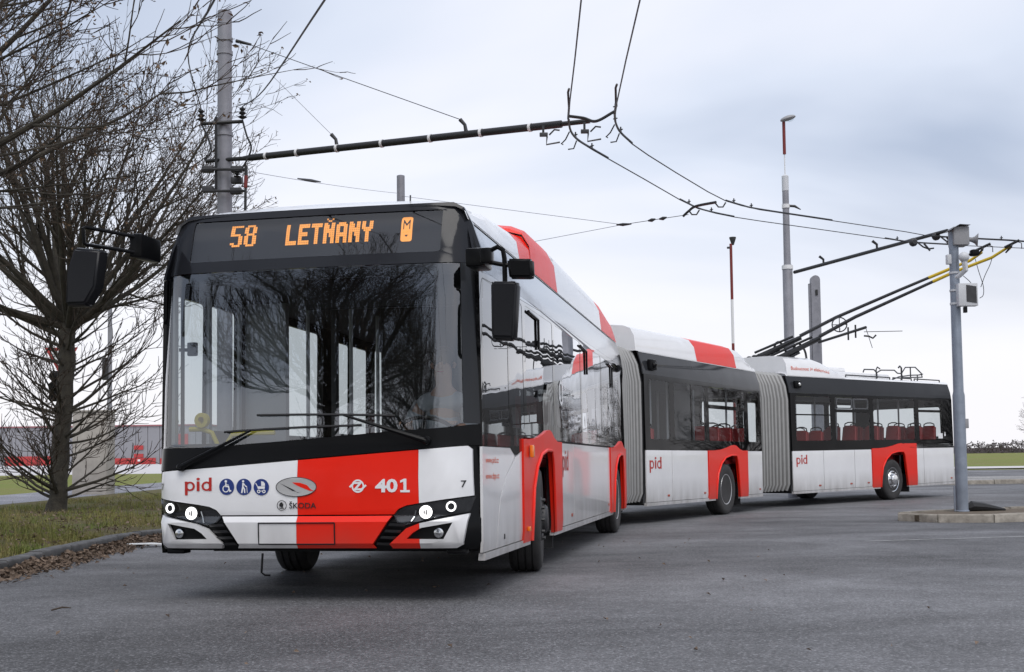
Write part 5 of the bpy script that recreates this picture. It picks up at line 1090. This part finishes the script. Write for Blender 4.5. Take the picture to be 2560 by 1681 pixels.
k = MB(); k.lathe([(.055, -.05), (.05, -.085), (.0, -.1)], 16, Matrix.Translation(c)); k.build('dome_lens', 'display_glass', dm)
k = MB(); c = atY(2435, 633, Yp-.15)-ip.location; k.box(c-V3(.065, .09, .055), c+V3(.065, .06, .055), 0, .03); k.tube([c, c+V3(-.16, .1, -.05)], .02, 6); k.build('camera', 'black_plastic', ip)
bo = bxat(ip, 2398, 2444, 708, 765, Yp-.22, .14, 'box_pale', 'flood_light', .006); 
q = MB(); a, c = atY(2416, 712, Yp-.235), atY(2443, 758, Yp-.235); q.add(rel(ip, [V3(a.x, Yp-.226, a.z), V3(c.x, Yp-.226, a.z-.03), V3(c.x, Yp-.226, c.z), V3(a.x, Yp-.226, c.z+.03)]), [(0, 1, 2, 3)]); q.build('light_panel', 'dark_metal', bo)
for v in (683, 727, 760): ring_clamp(ip, V3(0, 0, atY(2394, v, Yp).z-.11), .08, .035, 'box_pale', 'post_band')
k = MB(); c = atY(2413, 775, Yp-.02)-ip.location; k.box(c-V3(.03, .03, .05), c+V3(.03, .03, .05), 0, .008); k.build('cable_gland', 'cable_black', ip)
bxat(ip, 2409, 2422, 1047, 1071, Yp-.06, .1, 'box_grey', 'push_button')
wire('cable', catmull([atY(2408, 690, Yp-.1), atY(2425, 705, Yp-.1), atY(2436, 722, Yp-.1)], 5), .006, 'wire_dark', ip)

# ================================================================== STREET THINGS ON THE LEFT
cp = empty('concrete_cabinet', (-12.55, 36.9, gz(36.9)+.15), 'tall plain beige concrete cabinet standing behind the bare tree', 'cabinet')
hz_ = atY(225, 1031, 36.9).z-cp.location.z; k = MB(); k.box((-.55, -.3, -.05), (.47, .5, hz_), 0, .02); k.build('block', 'concrete', cp); k = MB(); k.box((-.58, -.34, hz_), (.5, .54, hz_+.05), 0, .01); k.build('cap_slab', 'concrete', cp)
gp = empty('grey_post', (-18.02, 55, gz(55)+.16), 'slim tall grey lamp column behind the concrete cabinet', 'lamp post'); k = MB(); k.lathe([(.12, -.1), (.11, 3), (.08, 10.5), (0, 10.5)], 14); k.build('shaft', 'mast_grey', gp)
k = MB(); c = atY(262, 920, 54.8)-gp.location; k.box(c-V3(.1, .1, .55), c+V3(.12, .1, .45), 0, .03); k.build('signal_box', 'dark_metal', gp); k = MB(); k.tube([(0, 0, 10.4), (.4, 0, 10.75), (1.2, 0, 10.9)], .05, 8); k.build('outreach', 'mast_grey', gp); k = MB(); k.box((1.1, -.12, 10.85), (1.8, .12, 10.98), 0, .04); k.build('lamp_head', 'box_grey', gp)
sg_ = empty('give_way_sign', (-12.1, 33, gz(33)+.15), 'red-bordered white give-way triangle behind the tree trunk', 'road sign')
sc_ = V3(0, -.05, atY(150, 895, 33).z-sg_.location.z); tri = [(-.45, .27), (.45, .27), (0, -.51)]
for nm, s_, m, y in (('sign_plate', 1, 'hall_red', -.02), ('sign_face', .68, 'print_white', -.034)):
    k = plate([(x*s_, z*s_+(.0 if s_ == 1 else .0)) for x, z in tri], [], lambda u, v, d, y=y: (sc_.x+u, sc_.y+y-d*0+(-.0 if d == 0 else .012), sc_.z+v), .012); MAT['sign_red'] = MAT['hall_red']; k.build(nm, m, sg_)
k = MB(); k.tube([(0, 0, -.1), (0, 0, sc_.z+.35)], .038, 10); k.build('pole', 'mast_pale', sg_)
tl = empty('traffic_light', (-12.62, 34.2, gz(34.2)+.15), 'black three-lamp traffic light partly hidden by the tree trunk', 'traffic light')
z0 = atY(120, 1005, 34.2).z-tl.location.z; k = MB(); k.tube([(0, 0, -.1), (0, 0, z0+.9)], .05, 10); k.build('pole', 'mast_grey', tl); k = MB(); k.box((-.13, -.2, z0), (.13, -.04, z0+.85), 0, .03); hd = k.build('signal_head', 'black_plastic', tl)
for j in range(3):
    k = MB(); c = V3(0, -.2, z0+.16+.27*j); k.lathe([(.11, 0), (.11, .16)], 16, Matrix.Translation(c) @ rotm((-.6, -.8, -.1))); k.build('visor', 'black_plastic', hd)

# --- the hall beyond the car park
HY = 291.; hb = gz(HY); xl = atY(-260, 1100, HY).x; xr = atY(520, 1100, HY).x; ht = atY(300, 1067, HY).z-hb
hall = empty('industrial_hall', ((xl+xr)/2, HY, hb), 'long low grey industrial hall with a red base band beyond the car park', 'building'); O = hall.location
k = MB(); n = 26; wd = (xr-xl)/n
k.box((xl-O.x, .4, -.5), (xr-O.x, 45, ht), 0); k.build('wall', 'hall_grey', hall)
shp = MB(); shp.box((0, 0, -.3), (wd-.12, .39, ht), 0); sm = shp.mesh('cladding', 'hall_grey')
for i in range(n): link('cladding_panel', sm, hall, (xl-O.x+i*wd, 0, 0))
k = MB(); k.box((xl-O.x-.3, -.3, ht+.005), (xr-O.x+.3, 45.3, ht+.35), 0); k.build('roof_edge', 'hall_roof', hall)
def hrect(u0, u1, v0, v1, m, nm, pr=.25):
    a, c = atY(u0, v1, HY-.2), atY(u1, v0, HY-.2); k = MB(); k.box((a.x-O.x, -pr, max(a.z-hb, -.2)), (c.x-O.x, -.003, c.z-hb), 0); return k.build(nm, m, hall)
hrect(275, 389, 1145, 1166, 'hall_red', 'red_band'); hrect(12, 126, 1141, 1166, 'hall_red', 'red_band'); hrect(400, 505, 1145, 1166, 'hall_red', 'red_band')
hrect(335, 358, 1114, 1125, 'hall_red', 'red_window', .3); hrect(335, 358, 1135, 1144.5, 'hall_red', 'red_window', .3); hrect(430, 470, 1085, 1144, 'hall_red', 'red_window', .3)
hrect(345, 351, 1149, 1154, 'print_white', 'sign', .5)

# --- distant wood on the right
fw = MB(); r2 = random.Random(5)
for i in range(5200):
    x = r2.uniform(60, 190); y = 285+r2.uniform(0, 40); env = 1.6+2.2*(.5+.5*noise.noise((x*.05, 3, 0)))+1.0*noise.noise((x*.22, 0, 2)); z = gz(y)+r2.random()*max(.5, env)*.95
    s = r2.uniform(.18, .5)
    M = Matrix.Translation((x, y, z)) @ Matrix.Rotation(r2.uniform(0, TAU), 4, V3(r2.random(), r2.random(), 1)); 
    for j in range(4): a = r2.uniform(0, TAU); e_ = r2.uniform(-.8, .8); fw.add([M @ V3(0, 0, 0), M @ V3(s*math.cos(a), s*math.sin(a), s*e_), M @ V3(s*math.cos(a+.7), s*math.sin(a+.7), s*(e_+.5))], [(0, 1, 2)])
for i in range(60):
    x = 60+i*2.2; h_ = 1.3+.9*noise.noise((x*.1, 7, 0)); fw.box((x, 300, gz(300)-.2), (x+2.3, 306, gz(300)+max(.4, h_)), 0)
tag(fw.build('distant_wood', 'far_wood'), 'dark band of bare wood along the horizon on the right', 'wood', None, 'stuff')
# ================================================================== BARE TREES
class Tree:
    def __init__(s, seed): s.r = random.Random(seed); s.trunk = MB(); s.limbs = []; s.tw = MB(); s.lv = MB(); s.tips = []; s.mn = .0065
    def path(s, p, d, ln, n, wob, up, grav=0.):
        pts = [p.copy()]; d = d.normalized(); r = s.r
        for i in range(n):
            d = (d+V3(r.gauss(0, wob), r.gauss(0, wob), r.gauss(0, wob)+up)).normalized(); p = p+d*ln/n; pts.append(p.copy())
        return pts, d
    def child(s, pts, t, ang):
        i = min(len(pts)-2, int(t*(len(pts)-1))); f = t*(len(pts)-1)-i; p = pts[i].lerp(pts[i+1], f); d = (pts[i+1]-pts[i]).normalized()
        o = d.orthogonal().normalized(); o.rotate(Matrix.Rotation(s.r.uniform(0, TAU), 3, d)); return p, (d*math.cos(ang)+o*math.sin(ang)).normalized()
    def leaves(s, p, n):
        r = s.r
        for _ in range(n):
            a = r.uniform(.018, .042); M = Matrix.Translation(p+V3(r.gauss(0, .03), r.gauss(0, .03), -r.uniform(0, .06))) @ Matrix.Rotation(r.uniform(0, TAU), 4, V3(r.gauss(0, 1), r.gauss(0, 1), r.gauss(0, 1)).normalized())
            s.lv.add([M @ V3(-a, 0, 0), M @ V3(0, -a*.5, a*.3), M @ V3(a, 0, 0), M @ V3(0, a*.5, a*.3)], [(0, 1, 2), (0, 2, 3)])
    def grow(s, mb, p, d, ln, rad, lev, up, dens, leafp):
        r = s.r; mn = s.mn; n = (7, 6, 5, 4)[lev]; pts, dd = s.path(p, d, ln, n, (.055, .07, .10, .13)[lev], up)
        tip = (.10, .14, .3, .5)[lev]; mb.tube(pts, [rad*lerp(1, tip, i/n) for i in range(n+1)], (8, 6, 4, 3)[lev], caps=False)
        if lev == 3:
            if r.random() < leafp: s.leaves(pts[-1], r.randint(1, 3))
            return
        k = int((dens[lev])*r.uniform(.75, 1.25))
        for i in range(k):
            t = lerp(.14 if lev == 0 else .2, .98, (i+r.random())/k); q, c = s.child(pts, t, R(r.uniform(20, 44))); f = lerp(1, tip, t)
            s.grow(mb if lev == 0 else s.tw, q, c, ln*r.uniform(.36, .62)*lerp(1.05, .6, t), max(mn, rad*max(f, .3)*r.uniform(.38, .58)), lev+1, up+.012, dens, leafp)
def make_tree(name, loc, seed, hgt, tr, limbs, sprouts, dens, leafp, label, group, scale=1., lean=(0, 0)):
    T_ = Tree(seed); r = T_.r; o = empty(name, loc, label, 'tree', group)
    n = 10; tp = [V3(lean[0]*i/n+r.gauss(0, .012), lean[1]*i/n+r.gauss(0, .012), -.1+(hgt+.1)*i/n) for i in range(n+1)]
    T_.trunk.tube([tp[0]]+[V3(tp[0].x, tp[0].y, .12)]+tp[1:], [tr*1.45, tr*1.2]+[tr*lerp(1.04, .9, i/n) for i in range(1, n+1)], 14); T_.trunk.build('trunk', 'bark', o)
    for (az, el, ln, rd, z) in limbs:
        mb = MB(); d = V3(math.cos(R(az))*math.cos(R(el)), math.sin(R(az))*math.cos(R(el)), math.sin(R(el))); b0 = tp[-1]*(z/hgt) if z < hgt else tp[-1].copy(); b0.z = z
        T_.grow(mb, b0, d, ln, rd, 0, .035, dens, leafp); mb.build('limb', 'bark', o)
    sp = MB(); T_.mn = .009
    for i in range(sprouts):
        az = r.uniform(0, TAU); z = .25+(hgt-.5)*r.random()**1.3; d = V3(math.cos(az), math.sin(az), r.uniform(.1, .5)); b0 = tp[-1]*(z/hgt); b0.z = z
        T_.grow(sp, b0+d*tr*.5, d, r.uniform(1.3, 2.6), r.uniform(.022, .042), 1, .075, (0, 8, 3), 0)
    if sprouts: tag(sp.build('sprouts', 'bark', o), None, None, None, 'stuff')
    tag(T_.tw.build('twigs', 'twig_bark', o), None, None, None, 'stuff')
    if T_.lv.f: tag(T_.lv.build('dry_leaves', 'dry_leaf', o), None, None, None, 'stuff')
    o.scale = (scale,)*3; return o
def ring(n, el0, el1, ln, rd, z, ph=0., seed=1):
    r = random.Random(seed); return [(ph+360*i/n+r.uniform(-14, 14), r.uniform(el0, el1), ln*r.uniform(.85, 1.12), rd*r.uniform(.8, 1.15), z+r.uniform(-.25, .1)) for i in range(n)]
tz = gz(24.5)+.165
TA = make_tree('bare_tree', (-9.06, 24.5, tz), 11, 3.75, .168, ring(11, 12, 36, 4.7, .075, 3.7, 10, 2)+ring(9, 40, 62, 5.5, .085, 3.75, 30, 3)+[(80, 80, 5.8, .095, 3.75), (200, 74, 5.6, .085, 3.75)], 52, (12, 9, 4), .35, 'bare multi-branched tree with lower shoots on the grass verge', 'verge trees', 1., (.2, 0))
TB = make_tree('bare_tree', (-8.2, 13., .17), 23, 3.3, .19, [(-2, 12, 5.5, .075, 3.2), (6, 30, 5.2, .08, 3.3), (-12, 42, 5.2, .08, 3.3), (22, 22, 5.0, .07, 3.2), (-30, 30, 4.6, .07, 3.2), (60, 34, 4.8, .08, 3.3), (20, 52, 5.4, .085, 3.3), (110, 40, 4.4, .08, 3.2), (150, 45, 4.2, .08, 3.3), (205, 42, 4.2, .08, 3.2), (255, 44, 4.4, .08, 3.3), (305, 42, 4.4, .08, 3.2), (330, 56, 5.2, .085, 3.3)], 0, (10, 6, 4), .5, 'nearest bare tree, only its thick dark branches reaching in at top left', 'verge trees')
TC = make_tree('bare_tree', (-9.7, -5.6, .17), 31, 2.7, .125, ring(11, 18, 48, 4.6, .07, 2.6, 0, 5)+ring(9, 52, 80, 5.4, .075, 2.7, 20, 6), 14, (14, 10, 6), .05, 'bare tree behind the viewer, seen only mirrored in the windscreen', 'verge trees', 1.5)
def copy_tree(src, loc, rz, sc, label, group):
    c = src.copy(); COL.objects.link(c); c.location = loc; c.rotation_euler = (0, 0, rz); c.scale = (sc,)*3; c['label'] = label; c['group'] = group
    for ch in list(src.children): d = ch.copy(); COL.objects.link(d); d.parent = c
    return c
copy_tree(TC, (-10.2, -19, .17), 2.1, 1.4, 'far bare tree behind the viewer, a small shape in the windscreen reflection', 'verge trees')
copy_tree(TC, (16.1, 33.8, gz(33.8)), .9, .42, 'small bare tree whose thin twigs reach in at the right edge', 'small trees on the right')
